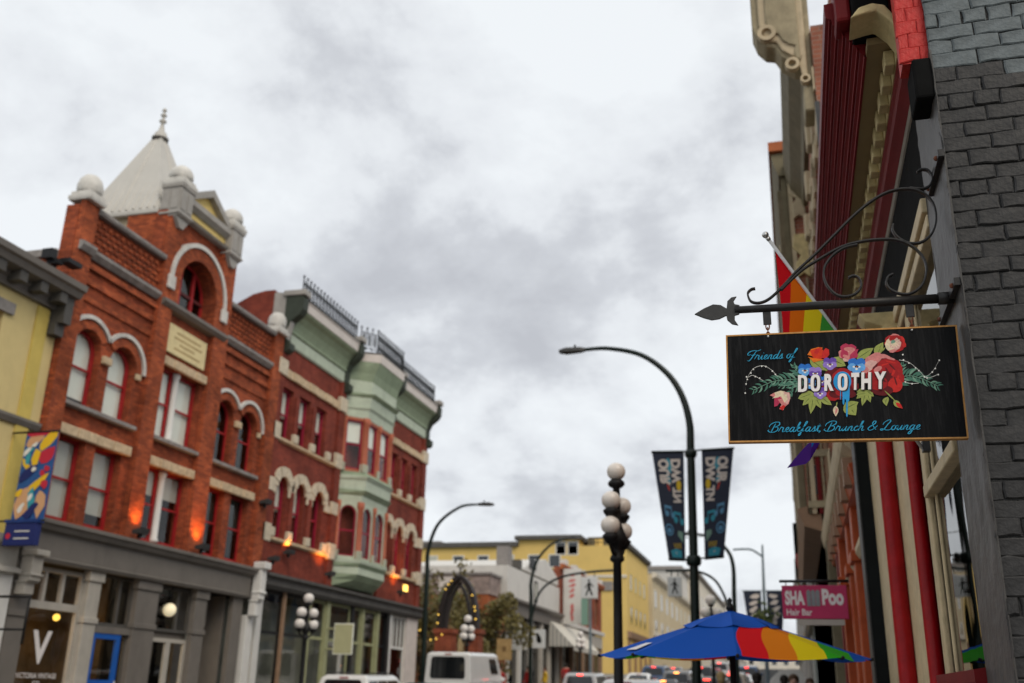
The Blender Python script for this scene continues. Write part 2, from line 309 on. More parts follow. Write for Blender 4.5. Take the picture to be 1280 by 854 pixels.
# ================= ground, road, pavements
def strip(name,mat,x0,x1,dz,thick,ys,kind=True):
    m=MB(); n=len(ys); vs=[]
    for y in ys: vs+=[(x0,y,g(y)+dz),(x1,y,g(y)+dz),(x1,y,g(y)+dz-thick),(x0,y,g(y)+dz-thick)]
    fs=[(i*4+k,i*4+(k+1)%4,i*4+4+(k+1)%4,i*4+4+k) for i in range(n-1) for k in range(4)]+[(0,1,2,3),(n*4-4,n*4-3,n*4-2,n*4-1)]
    o=m.add(vs,fs).build(name,mat); return struct(o)
YS=[-60,-20,0,8,15,22,30,37,45,52,60,70,80,95,110,130,150,200,300,450,700]
strip('ground','earth',-900,900,-.42,.3,[-300]+YS+[1500])
strip('road','asphalt',-14.7,-2.55,-.13,.2,YS)
strip('pavement_right','paving',-2.40,WR+8,0,.35,YS); strip('pavement_left','paving',WL-8,-14.85,0,.35,YS)
strip('kerb_right','kerb',-2.55,-2.40,.004,.4,YS); strip('kerb_left','kerb',-14.85,-14.7,.004,.4,YS)
lane=MB()
for x in (-6.0,-11.2): 
    for y in range(-10,140,6): lane.add([(x-.06,y,g(y)-.126),(x+.06,y,g(y)-.126),(x+.06,y+3,g(y+3)-.126),(x-.06,y+3,g(y+3)-.126)],[(0,1,2,3)])
struct(lane.build('lane_marking','road_white'))
# ================= LEFT 1: yellow corner building (only its end shows)
b0=thing('yellow_building','pale yellow two-storey building with heavy grey bracketed cornice next to the brick tower building','building',(WL,15,0))
MB().ext(rect(9,19.72,-.3,10.35),-.4,0,LF,[rect(17.0,17.95,8.0,9.75),rect(14.9,15.9,8.0,9.75),rect(12.4,13.4,8.0,9.75),rect(17.0,17.95,4.9,6.8),rect(14.9,15.9,4.9,6.8),rect(9.6,13.5,.6,3.4),rect(14.2,18.3,.6,3.4)]).build('wall','yellow_wall',b0)
bx('core','room',b0,9.1,19.6,0,10.3,-9,-.7,LF); bx('roof','roof_dark',b0,9,19.72,10.35,10.6,-9,-.05,LF)
bx('corner_strip','yellow_band',b0,18.95,19.35,4.6,10.3,.003,.05,LF)
for a in ((17.0,17.95,8.0,9.75),(14.9,15.9,8.0,9.75),(12.4,13.4,8.0,9.75),(17.0,17.95,4.9,6.8),(14.9,15.9,4.9,6.8)):
    window(b0,LF,*a,blind=None); bx('lintel','grey_stone',b0,a[0]-.2,a[1]+.25,a[3],a[3]+.28,.003,.08,LF)
MB().prof([(0,10.35),(.12,10.35),(.14,10.55),(.2,10.6),(.2,10.68),(.55,10.72),(.62,10.86),(.7,10.9),(.72,11.05),(0,11.05)],9,19.75,LF).build('cornice','grey_paint',b0)
for k in range(14): bx('dentil','grey_dark',b0,10.0+k*.7,10.25+k*.7,10.45,10.72,.14,.5,LF)
bx('corner_bracket','grey_dark',b0,19.42,19.70,10.0,10.7,.003,.42,LF); bx('corner_bracket','grey_dark',b0,19.38,19.70,9.7,10.0,.003,.25,LF)
MB().prof([(0,7.28),(.06,7.28),(.12,7.40),(.12,7.47),(0,7.47)],9,19.70,LF).build('string_course','grey_paint',b0)
MB().prof([(0,3.9),(.3,3.9),(.3,4.0),(.12,4.05),(.12,4.5),(.35,4.55),(.4,4.7),(0,4.75)],9,19.70,LF).build('shop_cornice','grey_light',b0)
for a in ((9.6,13.5),(14.2,18.3)):
    f=MB().ext(rect(a[0],a[1],.6,3.4),-.3,-.2,LF,[rect(a[0]+.1,a[1]-.1,.7,3.3)]).build('shop_window','white_paint',b0); MB().ext(rect(a[0]+.1,a[1]-.1,.7,3.3),-.25,-.24,LF).build('pane','glass_dim',f)
for y in (13.6,18.4,19.2): bx('pilaster','white_paint',b0,y,y+.42,g(15),3.9,.003,.16,LF)
# lantern frame hung on the yellow building
ln=thing('wall_bracket_sign','thin black bracket frame projecting beside the white shop pilaster of the yellow building','bracket',(WL+.2,18.0,3.1))
MB().tube([LF(19.0,3.32,.15),LF(19.0,3.32,1.25)],.03).tube([LF(19.0,2.62,.15),LF(19.0,2.62,1.25)],.025).tube([LF(19.0,3.35,1.25),LF(19.0,2.3,1.25)],.03).build('arm','iron_black',ln)
# blade banner
def B0(u,v,w): return (u,18.9-w,v)
bn=thing('street_banner','tall colourful abstract blade banner in blue yellow and red on the yellow building','banner',(-16.6,18.9,4.6))
bl0,bl1,bz0,bz1=-17.05,-16.17,4.98,7.05
MB().box(bl0,bl1,bz0,bz1,-.01,.0,B0).build('cloth','banner_blue' if 'banner_blue' in MAT else M('banner_blue',(.03,.10,.30),.7,.1,3,0).name,bn)
for c in dict(bn_yellow=(.78,.50,.03),bn_red=(.52,.03,.06),bn_white=(.74,.74,.72),bn_teal=(.05,.32,.40),bn_tan=(.62,.36,.20),bn_navy=(.02,.03,.14)).items(): M(c[0],c[1],.7,.06,5,0)
rb=random.Random(4)
def blob(u,v,a,b,rot,n=9,jit=.25,rg=rb):
    P=[]
    for i in range(n):
        th=2*math.pi*i/n; r=1+rg.uniform(-jit,jit); x,y=a*r*math.cos(th),b*r*math.sin(th)
        P.append((u+x*math.cos(rot)-y*math.sin(rot),v+x*math.sin(rot)+y*math.cos(rot)))
    return P
art=[('bn_tan',.30,.93,.30,.06,.2),('bn_yellow',.72,.91,.32,.06,.3),('bn_red',.35,.985,.35,.03,0),('bn_teal',.16,.79,.16,.03,.1),('bn_white',.10,.77,.14,.025,.3),('bn_red',.75,.73,.26,.075,.1),('bn_yellow',.42,.70,.12,.09,.5),('bn_yellow',.18,.62,.22,.035,-.4),('bn_teal',.2,.70,.08,.05,.3),('bn_navy',.25,.52,.3,.05,.2),('bn_red',.72,.52,.09,.03,0),('bn_red',.84,.57,.1,.03,0),('bn_yellow',.5,.37,.42,.045,.35),('bn_tan',.22,.18,.24,.13,.3),('bn_tan',.80,.2,.18,.12,-.2),('bn_teal',.52,.24,.10,.09,.7),('bn_white',.48,.26,.07,.03,.5),('bn_white',.25,.14,.1,.03,.4),('bn_navy',.55,.1,.2,.05,.3),('bn_white',.35,.85,.1,.018,.2),('bn_white',.45,.57,.07,.02,.1),('bn_yellow',.1,.3,.12,.03,.2),('bn_red',.84,.4,.1,.04,0)]
for i,(mt,u,v,a,b,r) in enumerate(art):
    P=[(min(max(x,.02),.98),min(max(y,.005),.995)) for x,y in blob(u,v,a,b*1.3,r)]
    MB().sheet([(lerp(bl0,bl1,x),lerp(bz0,bz1,y)) for x,y in P],.003+.0012*i,B0).build('printed_shape',mt,bn)
for z in (bz0,bz1): MB().tube([(-17.45,18.9,z),(-16.14,18.9,z)],.025).build('arm','iron_black',bn)
bs=thing('box_sign','dark blue box sign with small white lettering under the colourful blade banner','sign',(-16.6,18.8,4.4))
bx('box','bn_navy',bs,-17.1,-16.25,4.42,4.93,-.08,.08,B0,.01); M('blue_box',(.02,.05,.20),.4,.1,4,0); bx('band','blue_box',bs,-17.13,-16.22,4.93,5.0,-.1,.1,B0)
for z in (4.72,4.56): bx('lettering','bn_white',bs,-16.82,-16.42,z,z+.028,.081,.084,B0)
MB().sheet(circ((-16.98,4.63),.07,8),.082,B0).build('emblem','bn_red',bs); bx('arm','iron_black',bs,-17.45,-17.1,4.66,4.70,-.02,.02,B0)

# ================= LEFT 2: orange brick building with tower
b1=thing('brick_tower_building','three-storey orange brick building with pyramid metal tower roof and grey shopfront','building',(WL,25,g(25)))
Y0,Y1=19.74,30.9
T1=[(20.4,21.5),(21.9,23.0)]; T3=[(27.3,28.4),(28.8,29.9)]; MD=(24.12,26.3)
holes=[]
for a in T1+T3: holes+= [archpoly(a[0],a[1],8.32,9.80), rect(a[0],a[1],5.35,7.45)]
holes+=[rect(MD[0],MD[1],8.32,10.45),rect(MD[0],MD[1],5.35,7.45),archpoly(24.25,26.25,12.3,13.1)]
MB().ext([(Y0,5.1),(Y1,5.1),(Y1,13.5),(27.2,13.5),(27.2,15.15),(23.4,15.15),(23.4,13.5),(Y0,13.5)],-.4,0,LF,holes).build('wall','brick_field_shaded',b1)
bx('core','room',b1,Y0+.1,Y1-.05,g(20)-.3,11.4,-14,-2.6,LF); bx('upper_core','room',b1,Y0+.1,Y1-.05,5.3,11.4,-2.6,-.75,LF); bx('attic_core','room',b1,23.75,26.9,11.6,14.8,-1.3,-.75,LF)
for a_,b_ in ((23.42,23.74),(26.91,27.18)): bx('gable_return','brick_orange',b1,a_,b_,11.6,15.1,-1.4,-.4,LF)
bx('roof','roof_dark',b1,Y0+.22,Y1,11.45,11.6,-14,-.4,LF); bx('side_wall','brick_orange',b1,Y0-.005,Y0+.22,0,12.0,-14,-.4,LF); bx('side_coping','grey_stone',b1,Y0-.12,Y0+.3,12.0,12.2,-14,-.4,LF)
for p0,p1,zt in ((19.76,20.3,13.62),(23.42,24.06,15.13),(26.42,27.2,15.13),(30.28,30.88,13.62)):
    bx('pilaster','brick_orange',b1,p0,p1,5.2,zt,.002,.17,LF)
for p0,p1 in ((20.3,23.42),(27.2,30.28)):
    MB().prof([(.003,12.2),(.08,12.2),(.2,12.33),(.2,12.42),(.003,12.46)],p0,p1,LF).build('string_course','grey_stone',b1)
    MB().prof([(-.42,13.46),(.16,13.46),(.2,13.52),(.2,13.6),(-.42,13.64)],p0,p1,LF).build('coping','grey_stone',b1)
    # pierced brick parapet: rows of proud header bricks
    m=MB()
    for r in range(5):
        for k in range(int((p1-p0)/.27)):
            u=p0+.12+k*.27+(r%2)*.13
            if u+.14<p1: m.box(u,u+.14,12.56+r*.17,12.66+r*.17,.003,.05,LF)
    stuff(m.build('parapet_bricks','brick_orange',b1))
    m=MB()
    for r in range(4):
        for k in range(int((p1-p0)/.27)):
            u=p0+.05+k*.27+((r+1)%2)*.13
            if u+.1<p1: m.box(u,u+.09,12.66+r*.17,12.73+r*.17,.001,.004,LF)
    stuff(m.build('parapet_gaps','room',b1))
    for zz_,d in ((11.92,.10),(11.5,.07),(11.05,.05)): bx('corbel_band','brick_orange',b1,p0,p1,zz_,zz_+.16,.002,d,LF)
MB().prof([(.17,12.2),(.24,12.2),(.33,12.33),(.33,12.42),(.17,12.46)],19.76,20.3,LF).build('string_course','grey_stone',b1)
def dome_cap(u,zb,root,mat='white_stone',s=.62):
    c=LF(u,zb,-.02); q=math.pi/4; k=s/2*1.414
    m=MB(); m.lathe([(k*1.18,0),(k*1.25,.06),(k*1.25,.14),(k*1.1,.16),(k*1.1,.26),(k*1.0,.28)],c,4,smooth=False,rot=q)
    m.lathe([(s*.56,.27),(s*.60,.36),(s*.60,.52),(s*.52,.68),(s*.34,.81),(1e-4,.87)],c,18); return m.build('cap',mat,root)
dome_cap(20.03,13.62,b1,'white_stone',.56); dome_cap(30.58,13.62,b1,'white_stone',.56)
for a in T1:
    window(b1,LF,a[0],a[1],8.34,10.35,True,blind=True,bfrac=random.choice([1,.93])); window(b1,LF,a[0],a[1],5.38,7.45,blind=True,bm=random.choice(['blind_dim','blind_b']),bfrac=random.choice([.95,1,.85]))
for a in T3:
    window(b1,LF,a[0],a[1],8.34,10.35,True,glassm='glass_dim'); window(b1,LF,a[0],a[1],5.38,7.45,blind='blind_dim',bfrac=.55,glassm='glass_dim')
for z0,z1,b in ((8.34,10.45,True),(5.38,7.45,False)):
    for a in ((MD[0],25.06),(25.30,MD[1])): window(b1,LF,a[0],a[1],z0,z1,blind=True if b else 'blind_dim',bfrac=1 if b else .35)
    m=MB(); c=LF(25.18,z0,-.16); m.lathe([(.13,0),(.13,.1),(.10,.14),(.095,z1-z0-.2),(.125,z1-z0-.13),(.13,z1-z0)],c,12); m.build('column','white_paint',b1)
for a,b in ((20.3,23.25),(24.06,26.42),(27.22,30.1)):
    for vs in (7.45,) if a!=24.06 else (7.45,10.46):
        n=4; q=[lerp(a,b,i/n) for i in range(n+1)]
        for i in range(n): bx('lintel_stone','cream_stone',b1,q[i]+.004,q[i+1]-.004,vs,vs+.27,.003,.11+.02*(i%2),LF,.03)
    MB().prof([(-.19,8.16),(.12,8.18),(.16,8.2),(.16,8.30),(-.19,8.335)],a,b,LF).build('sill','grey_stone',b1)
for (a,b) in (T1,T3):
    for q in (a,b):
        c=((q[0]+q[1])/2,9.80); ro,ri=.95,.84
        lim=(0.02,math.pi-.02)
        if q is a: th=[lerp(math.pi*.98,math.acos(min(1,(b[0]-a[1]+1.1)/2/.9)) ,i/14) for i in range(15)]
        else: th=[lerp(math.pi-math.acos(min(1,(b[0]-a[1]+1.1)/2/.9)),.02,i/14) for i in range(15)]
        P=[(c[0]+ro*math.cos(t),c[1]+ro*math.sin(t)) for t in th]+[(c[0]+ri*math.cos(t),c[1]+ri*math.sin(t)) for t in reversed(th)]
        MB().ext(P,.003,.1,LF).build('hood_mould','white_stone',b1)
        MB().ext([(c[0]+.80*math.cos(t),c[1]+.80*math.sin(t)) for t in th]+[(c[0]+.575*math.cos(t),c[1]+.575*math.sin(t)) for t in reversed(th)],.003,.05,LF).build('brick_arch','brick_orange',b1)
    m=(a[1]+b[0])/2
    bx('impost','cream_stone',b1,m-.17,m+.17,9.62,9.84,.003,.13,LF,.03); bx('impost','cream_stone',b1,b[1]+.02,b[1]+.22,9.62,9.80,.003,.1,LF,.03)
# attic arch
c=(25.25,13.12); th=[math.pi*i/22 for i in range(23)]
ring=lambda ro,ri:[(c[0]+ro*math.cos(t),c[1]+ro*math.sin(t)) for t in th]+[(c[0]+ri*math.cos(t),c[1]+ri*math.sin(t)) for t in reversed(th)]
MB().ext(ring(1.56,1.42),.003,.24,LF).build('arch_hood','white_stone',b1); MB().ext(ring(1.40,1.01),.003,.19,LF).build('brick_arch','brick_orange',b1)
for u in (23.76,26.74): bx('hood_stop','white_stone',b1,u-.17,u+.17,12.66,13.10,.17,.27,LF,.03)
for u in (24.02,26.48): bx('arch_jamb','brick_orange',b1,u-.22,u+.22,12.3,13.1,.003,.19,LF)
MB().prof([(.003,12.06),(.2,12.1),(.3,12.2),(.3,12.3),(.003,12.32)],23.5,27.0,LF).build('arch_sill','grey_paint',b1)
aw=window(b1,LF,24.25,26.25,12.32,14.10,True,t=.1,mid=False,glassm='glass_dim',rec=.3)
for u in (24.9,25.6): MB().box(u-.06,u+.06,12.4,13.9,-.36,-.27,LF).build('mullion','sash_red',aw)
MB().box(24.3,26.2,13.02,13.12,-.36,-.28,LF).build('transom','sash_dark',aw)
# plaque
pq=bx('plaque','plaque',b1,24.15,26.25,10.88,11.78,.003,.07,LF,.02)
for u0,u1,z in ((24.6,25.9,11.55),(24.5,26.0,11.38),(24.8,25.6,11.22),(24.55,25.95,11.05)): bx('carved_line','plaque_dark',pq,u0,u1,z,z+.05,.071,.074,LF)
# pediment block
MB().prof([(-.5,15.15),(.2,15.15),(.26,15.22),(.003,15.24),(-.5,15.24)],23.9,26.6,LF).build('band_lower','turret_grey',b1)
bx('yellow_band','yellow_trim',b1,23.95,26.55,15.24,15.52,-.4,.1,LF)
MB().prof([(-.5,15.52),(.16,15.52),(.3,15.66),(.3,15.84),(-.5,15.84)],23.9,26.6,LF).build('band_upper','turret_grey',b1)
MB().ext([(23.8,15.84),(26.7,15.84),(25.25,16.66)],-.5,.05,LF).build('pediment','yellow_trim',b1)
for s in (1,-1):
    e0=25.25-s*1.5; MB().ext([(e0,15.84),(e0+s*.42,15.84),(25.25,16.46),(25.25,16.72)],-.5,.26,LF).build('raking_cornice','turret_grey',b1)
for u in (23.75,26.78):
    m=MB(); m.ext([(u-.1,14.62),(u+.1,14.62),(u+.34,14.95),(u-.34,14.95)],-.3,.30,LF); m.box(u-.34,u+.34,14.95,16.0,-.3,.36,LF); m.box(u-.38,u+.38,15.0,15.08,-.32,.4,LF); m.box(u-.38,u+.38,15.9,16.0,-.34,.4,LF); t=m.build('turret','turret_grey',b1,.015)
    for q in (-.17,.17): bx('panel','turret_grey',t,u+q-.13,u+q+.13,15.18,15.8,.36,.38,LF)
    for q in (-.14,.18): MB().box(-17.5+q-.13,-17.5+q+.13,u-.36,u-.34,15.18,15.8).build('panel','turret_grey',t)
    cc=LF(u,16.0,.03); m=MB(); m.lathe([(.54,0),(.56,.06),(.56,.14),(.48,.16),(.48,.26),(.42,.28)],cc,4,smooth=False,rot=math.pi/4); m.lathe([(.36,.27),(.38,.38),(.36,.52),(.28,.66),(.15,.76),(1e-4,.80)],cc,16); m.build('turret_cap','white_stone',t)
# tower
cx,cy=-19.26,24.78; hb=1.38
bx('tower_wall','trim_cream' ,b1,cx-1.2,cx+1.2,cy-1.2,cy+1.2,11.6,15.1)
bx('tower_corner','brick_orange',b1,cx+.85,cx+1.24,cy-1.26,cy-.9,12.0,15.0)
def pyr(h0,z0,z1,h1=.14):
    m=MB(); A=[(cx-h0,cy-h0,z0),(cx+h0,cy-h0,z0),(cx+h0,cy+h0,z0),(cx-h0,cy+h0,z0)]; B=[(cx-h1,cy-h1,z1),(cx+h1,cy-h1,z1),(cx+h1,cy+h1,z1),(cx-h1,cy+h1,z1)]
    return m.add(A+B,[(0,1,5,4),(1,2,6,5),(2,3,7,6),(3,0,4,7),(0,3,2,1),(4,5,6,7)])
tr=pyr(hb,15.25,18.66).build('tower_roof','roof_metal',b1)
bx('tower_eave','roof_metal',b1,cx-hb-.03,cx+hb+.03,cy-hb-.03,cy+hb+.03,15.08,15.26,XYZ,.04)
for side in range(4):
    rm=Matrix.Rotation(side*math.pi/2,4,'Z')
    for k in range(-5,6):
        if k==0 and False: continue
        x=k*.25; top=1-abs(x)/hb
        a=Vector((x,-hb,15.28)); zt=15.25+(18.66-15.25)*(1-(abs(x)+.0)/hb)*.99; yb=-max(abs(x),.14)
        b=Vector((x if abs(x)>.14 else x*.4,yb,min(zt,18.6)))
        if (b-a).length<.3: continue
        q=[rm@a+Vector((cx,cy,0)),rm@b+Vector((cx,cy,0))]
        MB().tube(q,.05,4,smooth=False).build('seam',"roof_metal",tr)
MB().lathe([(.26,0),(.28,.06),(.2,.10),(.2,.22),(.12,.3),(.07,.5),(.05,.62),(.12,.68),(.12,.72),(.05,.78),(.045,.86),(.1,.91),(.1,.95),(.04,1.0),(.035,1.06),(.075,1.1),(.075,1.14),(.02,1.2),(1e-4,1.25)],(cx,cy,18.58),12).build('finial','roof_metal',tr); MB().lathe([(.24,0),(.27,.05),(.27,.12),(.22,.14)],(cx,cy,18.50),12).build('finial_collar','grey_dark',tr)
# shopfront
MB().prof([(.003,4.28),(.2,4.28),(.24,4.36),(.18,4.4),(.18,4.98),(.30,5.02),(.36,5.12),(.42,5.16),(.42,5.24),(.003,5.34)],19.75,30.35,LF).build('shop_fascia','grey_paint',b1)
bx('shop_floor','concrete',b1,19.8,30.9,g(20)-.5,g(26)+.04,-2.6,0,LF); bx('shop_ceiling','room',b1,19.8,30.9,4.3,4.5,-2.6,0,LF)
bx('shop_party_wall','room_warm',b1,24.55,24.7,g(26),4.3,-2.6,-.9,LF); bx('shop_back_wall','room_warm',b1,19.8,24.55,g(26),4.3,-2.58,-2.4,LF)
def pil(u0,u1,mat,w=.16,name='shop_pilaster',cap=True):
    w=min(w,.07); m=MB().box(u0,u1,g(25),4.28,-.12,w,LF)
    if cap: m.box(u0-.05,u1+.05,4.02,4.28,-.1,w+.05,LF); m.box(u0-.03,u1+.03,2.98,3.12,-.1,w+.04,LF); m.box(u0-.05,u1+.05,g(25),g(25)+.4,-.1,w+.05,LF)
    return m.build(name,mat,b1,.012)
pil(19.76,20.36,'grey_paint'); pil(22.42,22.92,'grey_light',.2); pil(24.5,25.5,'grey_paint',.14); pil(27.4,28.02,'grey_paint',.14); pil(29.6,30.2,'grey_paint',.05,cap=False)
for u,z0,sc_ in ((19.95,3.45,.55),(30.6,3.72,.95)):
    m=MB().box(u-.18,u+.18,z0+.55*sc_,z0+1.7*sc_,.17,.5,LF).box(u-.22,u+.22,z0+1.6*sc_,z0+1.85*sc_,.17,.62,LF).box(u-.16,u+.16,z0,z0+.55*sc_,.1,.38,LF).box(u-.21,u+.21,z0+.75*sc_,z0+.85*sc_,.17,.55,LF).box(u-.2,u+.2,z0+.48*sc_,z0+.56*sc_,.1,.44,LF); m.build('bracket','grey_light' if sc_<.9 else 'white_paint',b1,.05)
bx('end_pier','white_paint',b1,30.42,30.86,g(30),3.75,-.2,.12,LF,.02)
# bay 1 window with transom
f=MB().ext(rect(20.36,22.42,.75,4.2),-.2,-.1,LF,[rect(20.46,20.98,3.40,4.1),rect(21.08,21.62,3.40,4.1),rect(21.72,22.32,3.40,4.1),rect(20.46,22.32,.95,3.22)]).build('shop_window','grey_light',b1)
for q in (rect(20.46,20.98,3.40,4.1),rect(21.08,21.62,3.40,4.1),rect(21.72,22.32,3.40,4.1),rect(20.46,22.32,.95,3.22)): MB().ext(q,-.16,-.15,LF).build('pane','glass_clear',f)
text_part('lettering','V',LF,20.95,21.62,1.95,2.72,-.14,'letter_white',f,.03); text_part('lettering','VICTORIA VINTAGE',LF,20.6,22.0,1.62,1.74,-.14,'letter_white',f,.01); text_part('lettering','CO',LF,21.2,21.45,1.47,1.56,-.14,'letter_white',f,.01)
# bay 2 recessed blue door, transoms
def framed(u0,u1,v0,v1,mat,name,t=.09,w=-.1,gl='glass_clear',subs=None):
    hs=subs or [rect(u0+t,u1-t,v0+t,v1-t)]
    f=MB().ext(rect(u0,u1,v0,v1),w-.08,w,LF,hs).build(name,mat,b1)
    for q in hs: MB().ext(q,w-.045,w-.037,LF).build('pane',gl,f)
    return f
gz=g(23)
framed(22.92,24.5,2.95,4.25,'grey_dark','transom_window',subs=[rect(23.0,23.9,3.05,4.2),rect(24.0,24.42,3.05,4.2)])
dr=framed(22.95,24.13,gz+.04,2.78,'blue_paint','door',.13,.0,subs=[rect(23.10,23.98,1.62,2.64),rect(23.10,23.98,.55,1.5)])
MB().tube([LF(24.05,1.25,.05),LF(24.05,1.6,.05)],.02).build('handle','steel',dr); bx('door_head','grey_paint',b1,22.92,24.5,2.78,2.95,-.45,.02,LF); framed(24.13,24.5,gz,2.78,'grey_dark','side_light',.05)
framed(25.5,27.4,2.98,4.25,'grey_dark','transom_window',subs=[rect(25.58,26.7,3.06,4.15),rect(26.8,27.32,3.06,4.15)]); bx('door_head','grey_paint',b1,25.5,27.4,2.80,2.98,-.45,-.2,LF)
framed(25.5,26.5,gz+.04,2.8,'grey_light','door',.11,-.1,gl='glass_clear'); framed(26.5,27.4,gz+.04,2.8,'grey_light','door',.11,-.1)
bx('recess_wall','grey_paint',b1,28.02,29.6,g(28),4.28,-1.0,-.9,LF); framed(28.1,29.0,3.3,4.2,'grey_paint','transom_window',.06,-.5); bx('recess_jamb','grey_paint',b1,29.55,29.62,g(28),4.28,-.9,-.25,LF)
nb=thing('notice_board','cream paper notice on the grey wall beside the shop doorway','notice',(WL-.88,28.9,2.5)); bx('board','blind',nb,28.55,29.35,2.4,3.1,-.9,-.87,LF); bx('print','plaque',nb,28.85,29.1,2.65,2.85,-.87,-.866,LF)
for (u,z,w,mt,r,lb_) in ((20.85,2.95,-1.2,'bulb_warm',.05,'small warm bulb hanging alone beside the V lettering in the grey shop window'),(21.55,2.92,-1.4,'bulb_warm',.055,'warm pendant bulb of the close pair above the V lettering'),(21.75,2.9,-1.4,'bulb_warm',.055,'warm pendant bulb of the close pair above the V lettering'),(22.6,3.12,-.9,'bulb_gold',.09,'golden pendant bulb behind the pale column beside the V window'),(26.3,2.55,-1.2,'bulb_gold',.12,'large golden bulb glowing behind the grey glazed door'),(24.15,2.3,-.9,'bulb_warm',.06,'small warm bulb glowing just past the blue door')):
    t=thing('pendant_bulb',lb_,'bulb',LF(u,z,w),'bulbs inside the grey shopfront'); c=LF(u,z,w); MB().ball(c,r,10,6).build('bulb',mt,t); MB().tube([c,(c[0],c[1],4.3)],.008,5).build('cord','iron_black',t)
for (u,z,w,pw) in ((21.4,2.9,-1.3,26),(26.4,2.4,-1.2,12),(23.5,2.6,-1.3,8)):
    ld=bpy.data.lights.new('bulb_light','POINT'); ld.energy=pw; ld.color=(1,.62,.25); ld.shadow_soft_size=.06; lo=bpy.data.objects.new('bulb_light',ld); col.objects.link(lo); lo.location=LF(u,z-.12,w); attach(lo,t)
t=thing('globe_pendant','frosted globe lamp hung in the second transom of the grey shopfront','lamp',LF(26.35,3.45,-.15)); MB().ball(LF(26.35,3.6,-.1),.19,14,9).build('globe','globe_lit',t); MB().tube([LF(26.35,3.75,-.1),LF(26.35,4.28,-.1)],.02).build('stem','iron_black',t)
# uplights on the fascia
def uplight(u,z,fr_w,label,lit=True,power=60):
    t=thing('uplight',label,'floodlight',LF(u,z,fr_w),'floodlights over the shopfronts')
    bx('bracket','iron_black',t,u-.05,u+.05,z,z+.12,fr_w-.04,fr_w+.04,LF); MB().prof([(fr_w-.12,z+.12),(fr_w+.14,z+.12),(fr_w+.18,z+.28),(fr_w-.1,z+.22)],u-.2,u+.2,LF).build('housing','forged_grey',t)
    if lit:
        ld=bpy.data.lights.new('uplight_beam','SPOT'); ld.energy=power; ld.color=(1,.36,.06); ld.spot_size=R_(120); ld.spot_blend=1.; ld.shadow_soft_size=.12
        lo=bpy.data.objects.new('uplight_beam',ld); col.objects.link(lo); lo.location=LF(u,z+.36,fr_w+.02); d=Vector((-.33,0,1)); lo.rotation_euler=(-d).to_track_quat('Z','Y').to_euler(); attach(lo,t)
    return t
uplight(23.74,5.28,.40,'lit floodlight at the foot of the brick pilaster above the blue door',True,55); uplight(26.82,5.28,.40,'lit floodlight at the foot of the brick pilaster above the double door',True,75)
uplight(30.5,7.3,.30,'small dark floodlight on the last orange brick pilaster',False)
t=thing('rooftop_camera','small black security camera pair on the yellow building cornice','camera',(WL+.3,19.2,11.05)); MB().tube([(-17.3,19.05,11.05),(-17.3,19.05,11.6)],.04).box(-17.45,-17.1,18.9,19.1,11.4,11.5).box(-17.5,-17.2,18.75,18.95,11.5,11.75).box(-17.25,-16.95,19.1,19.6,11.5,11.62).build('body','iron_black',t)
# ================= LEFT 3: deep red brick building with green bay window
b2=thing('bay_window_building','dark red brick building with pale green bay window and iron roof cresting','building',(WL,38.7,g(38)))
Z0,Z1=30.92,46.62
LOW=[(31.7,32.55),(33.06,33.91),(34.6,35.45)]; HIGH=[(31.4,32.35),(32.8,33.75),(34.25,35.2)]
RL=[(41.75,42.6),(43.1,43.95),(44.6,45.45)]; RH=[(42.1,42.95),(43.4,44.25),(44.7,45.55)]
holes=[archpoly(a,b,6.5,8.28) for a,b in LOW+RL]+[rect(a,b,10.02,11.95) for a,b in HIGH+RH]
MB().ext(rect(Z0,Z1,5.0,14.0),-.4,0,LF,holes).build('wall','brick_red',b2)
bx('core','room',b2,Z0+.1,Z1-.1,g(31)-.3,13.8,-16,-2.4,LF); bx('upper_core','room',b2,Z0+.1,Z1-.1,5.2,13.8,-2.4,-.8,LF); bx('roof','roof_dark',b2,Z0,Z1,14.0,14.2,-16,0,LF)
bx('end_wall','brick_red',b2,Z1-.3,Z1-.002,g(46)-.3,13.95,-16,-.41,LF)
for a,b in LOW+RL: window(b2,LF,a,b,6.52,8.7,True,fm='sash_crimson',rec=.18,blind=True if random.random()<.7 else None,bfrac=.55)
for a,b in HIGH+RH: window(b2,LF,a,b,10.04,11.95,fm='sash_crimson',rec=.18,blind=True,bfrac=random.choice([.55,.7,.5]))
def voussoirs(c,r0,r1,n,w1,fr,mat,root,a0=0.,a1=math.pi):
    for i in range(n):
        t0=lerp(a0,a1,i/n)+.015; t1=lerp(a0,a1,(i+1)/n)-.015; ts=[t0,(t0+t1)/2,t1]
        MB().ext([(c[0]+r1*math.cos(t),c[1]+r1*math.sin(t)) for t in ts]+[(c[0]+r0*math.cos(t),c[1]+r0*math.sin(t)) for t in reversed(ts)],.003,w1+(.02 if i%2 else 0),fr).build('voussoir',mat,root)
for a,b in LOW+RL: voussoirs(((a+b)/2,8.28),.43,.78 if a!=0 else .7,9,.09,LF,'pale_stone',b2)
for seg in (LOW,RL):
    us=[seg[0][0]-.35]+[(seg[i][1]+seg[i+1][0])/2 for i in range(2)]+[seg[2][1]+.35]
    for u in us: bx('impost','pale_stone',b2,u-.24,u+.24,8.02,8.3,.002,.085,LF,.03)
